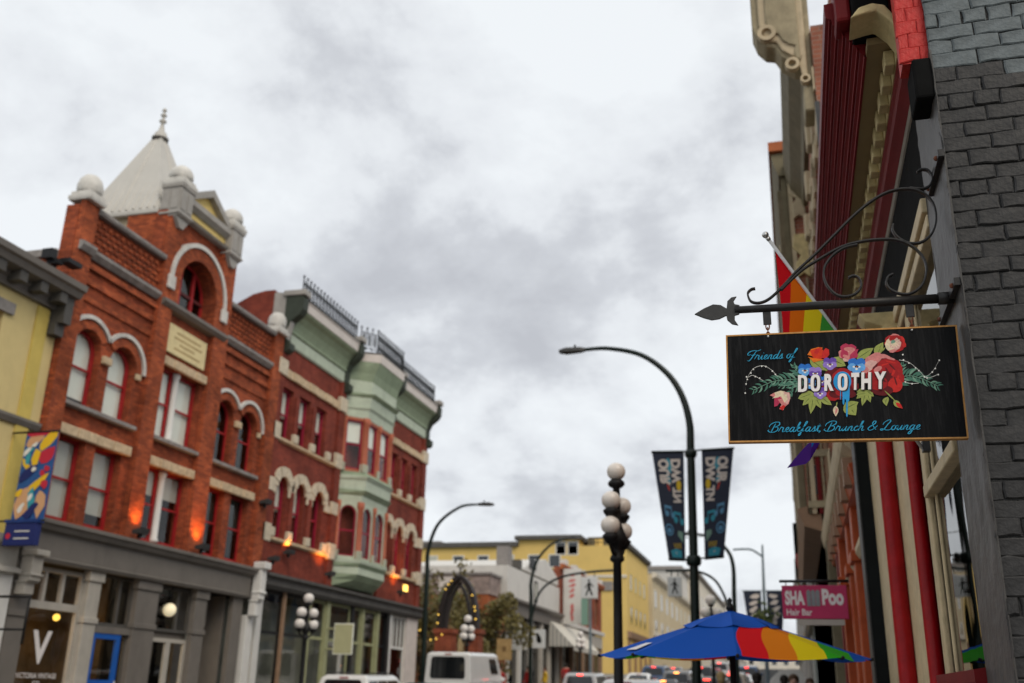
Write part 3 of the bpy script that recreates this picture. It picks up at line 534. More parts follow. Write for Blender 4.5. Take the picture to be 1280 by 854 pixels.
for u in (31.05,36.35,41.35,46.25):
    bx('quoin','pale_stone',b2,u-.3,u+.3,8.03,8.52,.002,.14,LF,.03); bx('quoin','pale_stone',b2,u-.32,u+.32,6.28,6.9,.002,.17,LF,.03); bx('quoin','pale_stone',b2,u-.3,u+.3,9.9,10.5,.002,.17,LF,.03); bx('quoin','pale_stone',b2,u-.33,u+.33,12.25,12.85,.002,.2,LF,.04)
    bx('pier','brick_red',b2,u-.24,u+.24,5.2,13.5,.003,.12,LF)
for a,b in ((31.3,36.1),(41.6,45.95)):
    MB().prof([(-.15,6.32),(.08,6.36),(.13,6.4),(.13,6.49),(-.15,6.52)],a,b,LF).build('sill','cream_stone',b2); MB().prof([(-.15,9.86),(.08,9.9),(.13,9.94),(.13,10.02),(-.15,10.05)],a,b,LF).build('sill','cream_stone',b2)
    n=7
    for i in range(n): bx('lintel_stone','cream_stone',b2,lerp(a,b,i/n)+.006,lerp(a,b,(i+1)/n)-.006,12.3,12.62,.003,.10+.03*(i%2),LF,.03)
for seg,z in ((LOW,6.5),(RL,6.5),(HIGH,10.03),(RH,10.03)):
    us=[seg[0][0]-.2]+[(seg[i][1]+seg[i+1][0])/2 for i in range(2)]+[seg[2][1]+.2]
    for u in us: bx('sill_block','pale_stone',b2,u-.17,u+.17,z,z+.32,.004,.16,LF,.03)
    for u in us[1:3]: bx('mullion_pier','brick_red',b2,u-.14,u+.14,z+.3,z+1.75,.004,.09,LF)
# big coved cornice, in three runs; middle run follows the bay
COVE=[(.0,13.5),(.06,13.5),(.1,13.56),(.1,13.98),(.16,14.0),(.16,14.12),(.22,14.2),(.36,14.34),(.62,14.46),(.84,14.52),(.92,14.56),(.92,14.62),(0,14.62)]
def cornice(u0,u1):
    MB().prof([(0,13.5),(.06,13.5),(.1,13.56),(.1,13.98),(0,13.98)],u0,u1,LF).build('frieze','green_pale',b2)
    MB().prof([(0,13.98),(.16,14.0),(.16,14.12),(.2,14.25),(.28,14.45),(.42,14.65),(.56,14.76),(.6,14.84),(0,14.86)],u0,u1,LF).build('cove','green_mid',b2)
    MB().prof([(0,14.86),(.62,14.84),(.65,15.14),(.68,15.18),(.68,15.22),(0,15.28)],u0,u1,LF).build('gutter_fascia','pinkish_white',b2)
    bx('gutter_lip','roof_dark',b2,u0,u1,15.22,15.27,.58,.70,LF)
cornice(31.45,36.3); cornice(41.6,46.2)
for u in (31.2,36.5,41.4,46.45):
    m=MB().prof([(0,13.1),(.2,13.1),(.34,13.2),(.36,13.45),(.16,13.6),(.16,14.0),(.3,14.3),(.62,14.55),(.74,14.75),(.76,15.15),(.62,15.4),(0,15.4)],u-.2,u+.2,LF); m.build('cornice_bracket','green_dark',b2,.02); 
    bx('bracket_cap','turret_grey',b2,u-.26,u+.26,15.3,15.52,-.1,.80,LF,.03)
# bay: plan points (u,w)
def bay(name,z0,z1,p0,p1,mat,pad=0.):
    A=[(36.8-pad,0),(37.55-pad*.4,.7+p0),(40.3+pad*.4,.7+p0),(41.05+pad,0)]; B=[(36.8-pad,0),(37.55-pad*.4,.7+p1),(40.3+pad*.4,.7+p1),(41.05+pad,0)]
    vs=[LF(u,z0,w) for u,w in A]+[LF(u,z1,w) for u,w in B]
    return MB().add(vs,[(0,1,5,4),(1,2,6,5),(2,3,7,6),(0,3,2,1),(4,5,6,7),(0,4,7,3)]).build(name,mat,b2)
for z0,z1,p0,p1,mt,nmm in ((5.35,5.62,-.42,-.1,'green_mid','bay_base'),(5.62,5.85,-.1,.08,'green_mid','bay_base'),(5.85,6.12,.08,.06,'green_pale','bay_apron'),(6.12,6.28,.05,.16,'green_mid','bay_moulding'),(6.28,6.42,.16,.18,'green_pale','bay_sill'),
   (8.72,9.0,.0,.03,'green_pale','bay_head'),(9.0,9.2,.03,.2,'green_mid','bay_moulding'),(9.2,9.62,.12,.14,'green_pale','bay_apron'),(9.62,9.78,.14,.26,'green_pale','bay_moulding'),(9.78,9.95,.2,.1,'green_mid','bay_sill'),
   (12.25,12.6,.02,.06,'green_pale','bay_head'),(12.6,12.72,.06,.14,'green_pale','bay_moulding'),(12.72,13.15,.08,.14,'green_pale','bay_frieze'),(13.15,13.3,.14,.3,'green_mid','bay_moulding'),(13.3,13.85,.12,.14,'green_pale','bay_frieze'),(13.85,14.2,.14,.22,'green_mid','bay_cove'),(14.2,14.7,.22,.42,'green_mid','bay_cove'),(14.7,15.06,.44,.47,'pinkish_white','bay_gutter'),(15.06,15.13,.46,.50,'roof_dark','bay_gutter_lip')): bay(nmm,z0,z1,p0,p1,mt,.05 if 'moul' in nmm or 'sill' in nmm else 0)
def cant(u0,w0,u1,w1):
    d=Vector((u1-u0,w1-w0)); L=d.length; d/=L; nrm=Vector((-d.y,d.x))
    return (lambda s,v,o:LF(u0+d.x*s+nrm.x*o,v,w0+d.y*s+nrm.y*o)),L
FC=[cant(36.8,0,37.55,.7),cant(37.55,.7,40.3,.7),cant(40.3,.7,41.05,0)]
for z0,z1,arch in ((6.42,8.72,True),(9.95,12.25,False)):
    for k,(fr,L) in enumerate(FC):
        wn_=[(.14,L-.16)] if k!=1 else [(.22,1.2),(1.55,2.53)]
        hs=[archpoly(a,b,z0+.12,z1-.14-(b-a)/2) if arch else rect(a,b,z0+.12,z1-.12) for a,b in wn_]
        MB().ext(rect(0,L,z0,z1),-.14,0,fr,hs).build('bay_wall','green_pale' if arch else 'copper_wood',b2)
        for a,b in wn_: window(b2,fr,a,b,z0+.12,z1-(.14 if arch else .12),arch,.05,'sash_crimson',blind='blind' if not arch else None,bfrac=.45,t=.06,glassm='glass_clear')
        for s in ([.05,L-.06] if k!=1 else [.08,1.375,L-.08]):
            c=fr(s,z0,.03); MB().lathe([(.10,0),(.10,.35),(.07,.4),(.065,z1-z0-.3),(.1,z1-z0-.22),(.1,z1-z0)],c,8).build('colonnette','copper_wood' ,b2); MB().lathe([(.13,0),(.13,.34)],c,4,smooth=False,rot=.8).build('plinth_block','green_pale',b2)
# iron cresting
def crest(u0,u1,w,zb,n,label,w2=None):
    t=thing('roof_cresting',label,'cresting',LF((u0+u1)/2,zb,w),'iron cresting along the green cornice'); m=MB(); w2=w if w2 is None else w2
    for i in range(n+1):
        q=lerp(u0,u1,i/n); ww=lerp(w,w2,i/n); m.tube([LF(q,zb,ww),LF(q,zb+.95,ww)],.027,4); m.ball(LF(q,zb+.98,ww),.05,6,4)
        if i<n:
            qm=lerp(u0,u1,(i+.5)/n); wm_=lerp(w,w2,(i+.5)/n); rr=(u1-u0)/n*.5 if u1>u0 else .25
            P=[LF(qm+(rr*.9)*math.cos(a),zb+.45+.28*math.sin(a),wm_) for a in [2*math.pi*k/10 for k in range(11)]]; m.tube(P,.021,4,False)
            m.tube([LF(qm,zb+.05,wm_),LF(qm,zb+.85,wm_)],.014,4)
    for z in (.06,.75): m.tube([LF(u0,zb+z,w),LF(u1,zb+z,w2)],.018,4)
    m.build('ironwork','iron_grey' if 'iron_grey' in MAT else M('iron_grey',(.03,.033,.037),.7).name,t); return t
crest(31.4,36.4,.45,15.25,17,'long black iron roof cresting over the left run of green cornice'); crest(36.75,37.4,.5,15.14,3,'short slanting iron cresting over the near cant of the green bay',1.0); crest(37.45,40.4,1.0,15.14,11,'iron roof cresting over the front of the green bay window'); crest(41.6,46.2,.45,15.25,16,'iron roof cresting over the right run of green cornice by the street lamp')
# stepped end gable toward the brick building
gb=[(-3.2,13.6),(-3.0,14.1),(-2.6,14.7),(-2.0,15.2),(-1.4,15.5),(-.9,15.6),(-.5,15.6),(-.5,13.6)]
def GF(u,v,w): return (WL+u,31.0-w,v)
MB().ext(gb,-.3,0,GF).build('gable_end','brick_red',b2); MB().ext([(-.5,13.4),(-.5,15.5),(.1,15.45),(.35,15.3),(.55,15.2),(.6,14.8),(.3,14.3),(.2,13.8),(.1,13.4)],-.3,-.02,GF).build('cornice_return','turret_grey',b2)
# shopfront
MB().prof([(.003,4.72),(.2,4.72),(.3,4.84),(.3,5.05),(.44,5.12),(.44,5.22),(.003,5.3)],31.0,46.5,LF).build('shop_cornice','roof_dark',b2)
bx('shop_floor','concrete',b2,31,46.5,g(31)-.5,g(38)+.02,-2.4,0,LF); bx('shop_ceiling','room',b2,31,46.5,4.72,4.9,-2.4,0,LF); bx('shop_back_wall','room_warm',b2,31,46.5,.4,4.7,-2.38,-2.3,LF)
M('shop_olive',(.34,.35,.20),.6,.12,3); M('shop_brown',(.30,.19,.12),.6,.15,3); M('shop_inner',(.20,.20,.165),.8,.4,.8,0)
bx('shop_display_wall','shop_inner',b2,31.2,43.4,.6,4.5,-1.3,-1.2,LF)
for u0,u1,mt in ((31.15,31.5,'white_paint'),(33.0,33.16,'shop_brown'),(35.05,35.2,'shop_olive'),(36.55,36.85,'shop_olive'),(38.9,39.15,'iron_black'),(40.0,40.2,'shop_olive'),(41.6,41.85,'shop_olive'),(42.7,43.05,'iron_black'),(43.05,43.3,'white_paint'),(45.1,46.55,'pinkish_white')):
    bx('shop_pilaster',mt,b2,u0,u1,g(38),4.72,-.12,.06,LF)
for a,b,mt in ((31.5,33.0,'iron_black'),(33.16,35.05,'iron_black'),(35.2,36.55,'shop_olive'),(36.85,38.9,'shop_olive'),(39.15,40.0,'shop_olive'),(40.2,41.6,'shop_olive'),(41.85,42.7,'iron_black'),(43.3,45.1,'white_paint')):
    hs=[rect(a+.07,b-.07,1.0,3.25),rect(a+.07,b-.07,3.36,4.6)]
    if a==43.3: hs=[rect(a+.07,b-.07,1.0,3.25)]+[rect(lerp(a,b,i/4)+.06,lerp(a,b,(i+1)/4)-.04,3.36,4.6) for i in range(4)]
    f=MB().ext(rect(a,b,.5,4.71),-.1,-.03,LF,hs).build('shop_window',mt,b2)
    for q in hs: MB().ext(q,-.07,-.062,LF).build('pane','glass_clear',f)
f=MB().ext(rect(36.95,38.75,1.0,3.3),-.32,-.22,LF,[rect(37.12,38.58,1.15,3.1)]).build('display_frame','white_paint',b2)
uplight(32.7,5.9,.2,'dark box floodlight on the red brick over the brown shop pilaster',True,34); uplight(35.55,5.45,.5,'lit floodlight under the sill next to the green bay',True,80)
t=uplight(43.2,5.5,.42,'bright yellow floodlight facing the street right of the green bay',True,80); bx('lens','lamp_hot',t,42.95,43.45,5.72,6.0,.62,.66,LF); uplight(31.35,5.5,.35,'pale unlit floodlight at the corner of the dark red brick building',False)
hs=thing('hanging_sign','pale yellow blank hanging sign on the olive shopfront','sign',LF(37.0,2.9,.8)); 
def HS(u,v,w): return (u,36.7-w,v)
bx('board','blind',hs,WL+.35,WL+1.15,2.75,3.9,-.03,.03,HS,.01); M('sign_pale',(.50,.49,.29),.6,.06,3,0); bx('face','sign_pale',hs,WL+.38,WL+1.12,2.79,3.86,.031,.034,HS)
for z in (3.7,2.95): MB().tube([(WL+.05,36.7,z),(WL+.35,36.7,z)],.025).build('arm','sign_pale',hs)
# ================= plaza behind the lamp: arch, low brick building, trees come later
M('iron_brown',(.035,.03,.03),.6,.3,5)
ar=thing('entrance_arch','tall dark pointed iron arch strung with small bulbs between brick posts','arch',(-16.2,49,g(49)))
for x0,x1 in ((-17.27,-16.38),(-15.66,-15.0)): 
    p=bx('post','brick_far',ar,x0,x1,48.6,49.4,g(49)-.2,4.2); bx('post_cap','brick_far',p,x0-.08,x1+.08,48.52,49.48,4.2,4.42)
pts=lambda s:[(-16.2+s*.95,49,4.4),(-16.2+s*.88,49,5.3),(-16.2+s*.65,49,6.2),(-16.2+s*.3,49,6.75),(-16.2,49,6.95)]
for s in (-1,1): 
    P=spline(pts(s),5); m=MB(); m.strap(P,.5,.24,(0,1,0)); m.strap([p+Vector((-s*.3,0,-.12)) for p in P[:-4]],.4,.08,(0,1,0)); m.build('arch_limb','iron_brown',ar)
    for i in ((2,4,11,13,15) if s<0 else (3,5,6,9)): MB().ball(P[i]+Vector((s*.06,-.3,0)),.038,8,5).build('bulb','bulb_gold',ar)
MB().tube([(-16.2,49,6.9),(-16.2,49,7.35)],.03).ball((-16.2,49,7.38),.07,8,5).build('arch_finial','iron_brown',ar)
st=thing('string_lights','string of warm bulbs sagging from the lamp post to the brick arch post','string lights',(-16.8,46,4)); P=[Vector((lerp(-17.4,-16.9,t),lerp(46.8,48.6,t),4.3-.35*math.sin(math.pi*t)-.1*t)) for t in [i/8 for i in range(9)]]; MB().tube(P,.012,4).build('wire','iron_black',st)
for p in P[::2]: MB().ball(p+Vector((0,-.02,-.06)),.04,8,5).build('bulb','bulb_gold',st)
for k,(x,lab) in enumerate(((-15.9,'tan hanging board between the brick posts of the iron arch'),(-13.9,'tan board hung to the right of the brick arch posts'))):
    t=thing('hanging_board',lab,'sign',(x,49.2,3.4)); bx('board','plaque_dark' if k else 'plaque',t,x-.38+.05,x+.42,49.2,49.26,3.0,4.0); MB().tube([(x,49.23,4.0),(x,49.23,4.3)],.02).build('rod','iron_black',t); M('mark%d'%k,(.2,.12,.05),.8); bx('mark','mark%d'%k,t,x-.05,x+.15,49.19,49.199,3.4,3.65)
    MB().tube([(x-.5,49.23,4.3),(x+.5,49.23,4.3)],.03).build('beam','iron_black',t)
lb=thing('low_brick_building','low rust-brick building with painted pale parapet behind the arch','building',(-27,61,g(60))); bx('wall','rust_wall',lb,-40,-18.0,60,62.3,0,7.15); bx('parapet','graffiti',lb,-40,-17.9,59.95,62.4,7.15,8.3); bx('parapet_top','grey_stone',lb,-40,-17.8,59.85,62.45,8.3,8.45)
for i in range(9): 
    x=-34+i*1.6; 
    f=bx('parapet_panel',('white_far','grey_stone','pinkish_white')[i%3],lb,x,x+1.1,59.9,59.95,7.3,8.2)
fw=thing('rust_fence_wall','narrow rust-coloured brick wall at the edge of the white building','wall',(-17.9,59,g(59))); bx('wall','rust_wall',fw,-17.5,-16.75,58.5,59.8,g(60)-.2,6.2)
# ================= FAR LEFT
def simple_windows(root,fr,us,vs,w,h,fm='white_paint',gl='glass_dark'):
    for v in vs:
        for u in us:
            f=MB().ext(rect(u-w/2-.12,u+w/2+.12,v-.12,v+h+.12),-.02,.05,fr,[rect(u-w/2,u+w/2,v,v+h)]).build('window',fm,root)
            MB().ext(rect(u-w/2,u+w/2,v,v+h),.004,.02,fr).build('pane',gl if (int(u*7+v*3)%4) else 'blind_dim',f)
wb=thing('white_building','white painted building with stepped gable over a grey shopfront beyond the arch','building',(WL,70,g(70)))
bx('wall','white_far',wb,62.6,77.6,7.0,9.2,-10,0,LF); bx('lower_core','room',wb,62.7,77.5,g(62)-.3,7.0,-10,-.6,LF)
MB().ext([(66.5,9.4),(77.6,9.4),(77.6,9.9),(73.5,10.9),(70,10.3)],-9,-.1,LF).build('gable','white_far',wb)
MB().prof([(0,6.2),(.15,6.2),(.15,6.9),(.45,7.05),(.45,7.2),(0,7.25)],62.6,77.6,LF).build('shop_cornice','grey_paint',wb)
for u in (63.0,66.0,69.0,72.0,74.6,77.2): bx('shop_pilaster','white_far' if u<72 else 'grey_light',wb,u-.22,u+.22,g(70)-.3,6.2,-.3,.05,LF)
for a,b in ((63.3,65.7),(66.3,68.7),(69.3,71.7),(72.3,74.3),(74.9,76.9)):
    f=MB().ext(rect(a,b,g(66)+.3,6.1),-.25,-.15,LF,[rect(a+.1,b-.1,g(66)+.5,6.0)]).build('shop_window','grey_paint',wb); MB().ext(rect(a+.1,b-.1,g(66)+.5,6.0),-.2,-.19,LF).build('pane','glass_dim',f)
simple_windows(wb,LF,(70.0,),(7.6,),.7,1.2,'grey_dark'); bx('roof_unit','grey_stone',wb,64.0,65.0,9.4,10.6,-1.2,-.4,LF); bx('roof_unit','grey_dark',wb,66.2,66.9,9.4,10.0,-.9,-.2,LF); bx('roof_unit','iron_black',wb,68.4,70.2,9.7,10.4,-.08,-.02,LF)
aw=thing('shop_awning','sloping off-white fabric awning with scalloped side over the pavement','awning',(WL+.8,79,4.6))
M('awning_cloth',(.62,.59,.52),.85,.08,2); M('awning_stripe',(.36,.35,.33),.85,.1,2)
for i in range(10):
    u0,u1=lerp(74,84.0,i/10),lerp(74,84.0,(i+1)/10)
    MB().add([LF(u0,6.6,.05),LF(u1,6.6,.05),LF(u1,4.75,1.9),LF(u0,4.75,1.9),LF(u0,6.54,.05),LF(u1,6.54,.05),LF(u1,4.69,1.9),LF(u0,4.69,1.9)],[(0,1,2,3),(4,7,6,5),(0,3,7,4),(1,5,6,2)]).build('cloth_panel','awning_cloth',aw)
MB().add([LF(74,6.58,.05),LF(74,4.72,1.9),LF(74,4.72,.05)],[(0,1,2)]).build('side_cheek','awning_stripe',aw); bx('valance','awning_cloth',aw,74,84.0,4.45,4.72,1.88,1.91,LF)
for i in range(6): bx('side_stripe','awning_cloth',aw,73.97,73.985,4.72,6.4-i*.3,.15+i*.3,.25+i*.3,LF)
br=thing('brick_row_building','red brick two-storey building with tall panelled windows beyond the awning','building',(WL,87,g(87)))
MB().ext(rect(77.8,95.7,6.9,10.9),-.5,0,LF,[rect(79.0+i*2.7,80.6+i*2.7,7.3,9.7) for i in range(6)]).build('wall','brick_far',br); bx('core','room',br,77.9,95.6,g(78)-.4,10.7,-10,-.6,LF)
for i in range(6):
    f=MB().ext(rect(79.0+i*2.7,80.6+i*2.7,7.3,9.7),-.3,-.2,LF,[rect(79.1+i*2.7,80.5+i*2.7,7.4,9.6)]).build('window','shop_brown',br); MB().ext(rect(79.1+i*2.7,80.5+i*2.7,7.4,9.6),-.26,-.25,LF).build('pane','glass_dim',f); bx('mullion','shop_brown',f,79.75+i*2.7,79.85+i*2.7,7.4,9.6,-.28,-.22,LF)
MB().prof([(0,10.7),(.2,10.7),(.35,10.95),(.35,11.1),(0,11.15)],77.8,95.7,LF).build('cornice','rust_wall',br); MB().prof([(0,6.5),(.3,6.55),(.3,6.85),(0,6.95)],77.8,95.7,LF).build('shop_cornice','white_far',br)
bx('shop_sign_band','grey_light',br,78,95.5,5.4,6.4,-.1,.1,LF)
for u in (78.2,82.5,86.8,91,95.2): bx('shop_pilaster','shop_brown',br,u-.25,u+.25,g(87)-.5,5.4,-.3,.08,LF)
for a,b in ((78.5,82.2),(82.8,86.5),(87.1,90.7),(91.3,94.9)): f=MB().ext(rect(a,b,g(88)+.3,5.3),-.3,-.2,LF,[rect(a+.12,b-.12,g(88)+.6,5.2)]).build('shop_window','grey_dark',br); MB().ext(rect(a+.12,b-.12,g(88)+.6,5.2),-.25,-.24,LF).build('pane','glass_dim',f)
for i in range(5): bx('parapet_block','white_far',br,79+i*3.8,80+i*3.8,11.1,11.6,-.3,.2,LF)
vs_=thing('blade_sign','tall narrow white blade sign with faded red lettering on the brick building','sign',(WL+.7,78.2,6.8)); 
def VS(u,v,w): return (u,78.2-w,v)
bx('board','white_far',vs_,WL+.2,WL+1.6,6.55,10.75,-.1,.1,VS,.02); M('faded_red',(.55,.16,.15),.7,.2,8)
for i in range(9): 
    if i!=5: MB().sheet(blob(WL+.9,10.25-i*.4,.26,.14,.2*i,7,.35),.104,VS).build('faded_mark','faded_red',vs_)
yb=thing('yellow_apartment_building','large mustard yellow building with flat dark roof and small square windows','building',(-28,112,g(110)))
bx('wall','yellow_far',yb,-60,WL,111,128.2,0,17.1); bx('roof_edge','roof_dark',yb,-60.3,-29.9,110.6,128.2,17.1,17.65)
bx('upper_wall','yellow_far',yb,-29.8,-22.9,111.02,124,17.1,17.85); bx('roof_edge','roof_dark',yb,-30.2,-22.5,110.5,124,17.85,18.3)
for i in range(7): MB().tube([(-22.3+i*.78,111.2,17.1),(-22.3+i*.78,111.2,17.9)],.05,5).build('rail_post','iron_black',yb)
for z in (17.5,17.9): MB().tube([(-22.8,111.2,z),(WL,111.2,z)],.05,5).build('rail','iron_black',yb)
bx('penthouse','olive_trim',yb,-22.4,-18.6,114,122,17.1,18.5); bx('penthouse_door','yellow_far',yb,-21.5,-20.6,113.95,114,17.1,18.3)
simple_windows(yb,CF(111),(-40.2,-37.0,-34.0,-31.0,-28.0,-25.6),(14.85,),1.15,1.25); simple_windows(yb,CF(111.02),(-24.9,-23.5),(16.2,),1.0,1.3)
bx('string_band','pale_far',yb,-60,WL+.05,110.9,111,13.6,13.9); bx('lower_wall_band','grey_stone',yb,-60,-19,110.85,111,12.2,13.2)
MB().prof([(0,16.8),(.4,16.9),(.5,17.3),(0,17.4)],111,128.2,LF).build('cornice','roof_dark',yb); simple_windows(yb,LF,(114,117.5,121,124.5),(12.5,9.0),1.2,1.7,'yellow_band','glass_dark'); MB().prof([(0,7.2),(.4,7.3),(.5,7.9),(0,8)],111,128.2,LF).build('shop_cornice','shop_brown',yb)
for u in (111.6,116,120,124,127.8): bx('shop_pilaster','shop_brown',yb,u-.3,u+.3,g(120)-.5,7.2,0,.2,LF)
bx('roof_vent','grey_stone',yb,-45,-40,113,118,17.65,18.2)
def far_block(name,label,x0,y0,y1,zt,mat,ctop,nu,rows,fw='white_paint',front=True):
    t=thing(name,label,'building',(WL,(y0+y1)/2,g(y0))); bx('wall',mat,t,-40,WL,y0,y1,0,zt); MB().prof([(0,zt-.6),(.6,zt-.3),(.7,zt+.1),(0,zt+.3)],y0,y1,LF).build('cornice',ctop,t); bx('roof','roof_dark',t,-40,WL,y0,y1,zt,zt+.1)
    simple_windows(t,LF,[lerp(y0,y1,(i+.5)/nu) for i in range(nu)],rows,1.6,2.0,fw)
    if front: simple_windows(t,CF(y0),[-19.5,-23,-26.5],rows,1.2,1.9,fw)
    MB().prof([(0,g(y0)+4.2),(.3,g(y0)+4.3),(.3,g(y0)+4.8),(0,g(y0)+4.9)],y0,y1,LF).build('shop_cornice','pale_far',t); return t
far_block('beige_building','beige rendered corner building with small dark windows past the yellow building',0,132,188,16.3,'beige_far','pale_far',9,(8.6,12.4))
t=far_block('cream_office_building','tall cream building with banded windows stepping above the beige one',0,189,270,23.5,'pale_far','grey_stone',12,(10.,14.,18.)); far_block('grey_far_building','distant grey building closing the left side of the street',0,275,380,25,'grey_light','grey_stone',8,(14,19))
bx('upper_block','white_far',t,-40,-18.5,175,189,16.4,21.8); simple_windows(t,CF(174.98),(-20.5,-24,-27.5),(17.5,),1.6,1.8); bx('upper_parapet','grey_stone',t,-40,-18,174.6,189,21.8,22.4)
eb=thing('street_end_building','hazy pale building closing the far end of the street','building',(0,500,11)); bx('wall','pale_far',eb,-60,60,480,520,5,26); simple_windows(eb,CF(480),[-20+i*5 for i in range(9)],(15,20),2,2.4); bx('cornice','grey_stone',eb,-61,61,479,520,26,27)
# ================= RIGHT 1: painted brick pier the sign hangs on
pr=thing('brick_pier','dark grey painted brick pier with pale faded bricks at the top and smooth rendered edge','wall',(1.2,4.5,0))
PX,PY=.775,4.235
bx('backing','pier_mortar',pr,PX+.004,7.0,PY,4.80,-.3,6.4)
# rendered street side: a lumpy sheet
m=MB(); nu,nv=14,110; rg=random.Random(11); vs=[]
import mathutils
for j in range(nv+1):
    for i in range(nu+1):
        y=lerp(4.205,4.80,i/nu); z=lerp(-.2,4.42,j/nv)
        d=mathutils.noise.noise(Vector((y*9,z*6,1)))*.006+mathutils.noise.noise(Vector((y*30,z*22,4)))*.0025
        if i==0: d+=-.006+.006*rg.random()
        vs.append((WR-.004-d,y+(rg.uniform(-.006,.006) if i==0 else 0),z))
fs=[(j*(nu+1)+i,j*(nu+1)+i+1,(j+1)*(nu+1)+i+1,(j+1)*(nu+1)+i) for j in range(nv) for i in range(nu)]
m.add(vs,fs,0,True); m.add([(WR-.002,4.222,-.2),(.778,4.222,-.2),(.778,4.222,4.42),(WR-.002,4.222,4.42)],[(0,1,2,3)]); m.box(WR-.004,WR+.03,4.79,4.80,-.2,4.42); m.build('render_strip','pier_render',pr)
# bricks, one by one
def brick_mesh(L,seed,H=.0690,D=.010):
    rg=random.Random(seed); us=[0,.007/L]+[i/6 for i in range(1,6)]+[1-.007/L,1]; vs_=[0,.005/H,.5,1-.005/H,1]; nx=len(us)-1; ny=len(vs_)-1; f=[]; b=[]
    def nz(x,z,s): return mathutils.noise.noise(Vector((x*14+seed*7.3,z*14,s)))
    for j in range(ny+1):
        for i in range(nx+1):
            u,v=us[i],vs_[j]; edge=(i in (0,nx)) or (j in (0,ny))
            x=(u-.5)*L+nz(u*L,v*H,1)*.009; z=(v-.5)*H+nz(u*L,v*H,5)*.009
            f.append((x,-D+(0.0045 if edge else 0)+nz(x*.6,z*.6,9)*.0045-abs(nz(x*3,z*3,3))*.002,z)); 
    n=len(f); ring=[j*(nx+1)+i for j,i in [(0,i) for i in range(nx+1)]+[(j,nx) for j in range(1,ny+1)]+[(ny,i) for i in range(nx-1,-1,-1)]+[(j,0) for j in range(ny-1,0,-1)]]
    vs=list(f)+[(f[k][0],.01,f[k][2]) for k in ring]
    fs=[(j*(nx+1)+i,j*(nx+1)+i+1,(j+1)*(nx+1)+i+1,(j+1)*(nx+1)+i) for j in range(ny) for i in range(nx)]
    R=len(ring); fs+=[(ring[k],ring[(k+1)%R],n+(k+1)%R,n+k) for k in range(R)]
    return MB().add(vs,fs,0,False)
STRL=[brick_mesh(.195,s).mesh('brick','pier_paint') for s in range(7)]; HDR=[brick_mesh(.100,s+20).mesh('brick','pier_paint') for s in range(4)]
def matcopy(ms,mat):
    o=[]
    for a in ms:
        c=a.copy(); c.materials.clear(); c.materials.append(MAT[mat]); o.append(c)
    return o
STRP=matcopy(STRL,'pier_pale'); HDRP=matcopy(HDR,'pier_pale'); STRR=matcopy(STRL,'pier_red'); HDRR=matcopy(HDR,'pier_red')
rg=random.Random(5); rest=MB(); course=.0732; nb_=0
for r in range(88):
    z=.04+r*course; hdr=(r%6==2)
    L,gap=(.100,.006) if hdr else (.195,.006)
    x=PX-.004-(0 if r%2 else (L+gap)*.5)
    while x<2.1:
        x0=max(x,PX-.004); ln=x+L-x0
        if ln>.035:
            c=(x0+x+L)/2; vis=1.45<z<4.95 and x0<1.52
            if vis:
                pale=z>4.36+.16*mathutils.noise.noise(Vector((c*5,z*3,0)))-(c-.8)*.28
                ms=((HDRP if pale else HDR) if ln<.15 else (STRP if pale else STRL)); me=rg.choice(ms)
                o=bpy.data.objects.new('brick',me); col.objects.link(o); o.location=(c,PY,z+rg.uniform(-.004,.004)); o.scale=(ln/(.100 if ln<.15 else .195),rg.uniform(.55,1.3),rg.choice([.97,1.0,1.02,1.04,1.07,1.1])); o.rotation_euler=(0,rg.uniform(-.012,.012),0); attach(o,pr); nb_+=1
            else: rest.box(x0,x+L,PY-.012,PY+.005,z-.034,z+.034)
        x+=L+gap
stuff(rest.build('bricks_beyond','pier_paint',pr))
# red painted brick corbel, black block under it
bx('corbel_backing','pier_red',pr,.655,PX+.004,4.262,4.38,4.385,6.4)
for r in range(25):
    z=4.43+r*course
    for x0,x1 in (((.648,.69),(.696,.776)) if r%2 else ((.648,.732),(.738,.776))):
        ln=x1-x0; me=rg.choice(HDRR); o=bpy.data.objects.new('brick',me); col.objects.link(o); o.location=((x0+x1)/2,4.262,z); o.scale=(ln/.100*1.06,.7,1.10); attach(o,pr)
bx('corbel_block','store_black',pr,.688,.772,4.215,4.42,4.17,4.38,XYZ,.012)
# ================= RIGHT 2: red, cream and black restaurant front
ra=thing('restaurant_front','restaurant shopfront with red columns, cream frames and black end pilaster behind the hanging sign','building',(WR,7.3,0))
E1=9.75
bx('side_core','room',ra,WR+2.2,WR+6,4.85,E1,-.2,5.1); bx('floor','concrete',ra,WR,WR+2.2,4.85,E1,-.3,.14); bx('upper_wall','brick_right',ra,WR+.03,WR+6,4.82,E1+.1,5.1,8.8)
bx('ceiling','room',ra,WR+.1,WR+2.2,4.82,E1,4.1,4.2); bx('interior_wall','room_warm',ra,WR+2.1,WR+2.18,4.85,E1,.1,4.1)
bx('bulkhead','red_deep',ra,4.81,9.0,.0,1.62,-.06,-.01,RF); MB().prof([(-.07,1.62),(.03,1.62),(.05,1.68),(.05,1.73),(-.07,1.75)],4.81,6.1,RF).build('sill','red_deep',ra)
def cr(name,u0,u1,v0,v1,w0,w1,mt='store_cream'): return bx(name,mt,ra,u0,u1,v0,v1,w0,w1,RF,.008)
f=cr('window_frame',5.97,6.12,.1,3.96,-.03,.0); cr('window_frame',5.86,5.90,1.74,3.96,-.04,-.022); cr('window_frame',4.805,4.83,1.74,3.96,-.06,-.03)
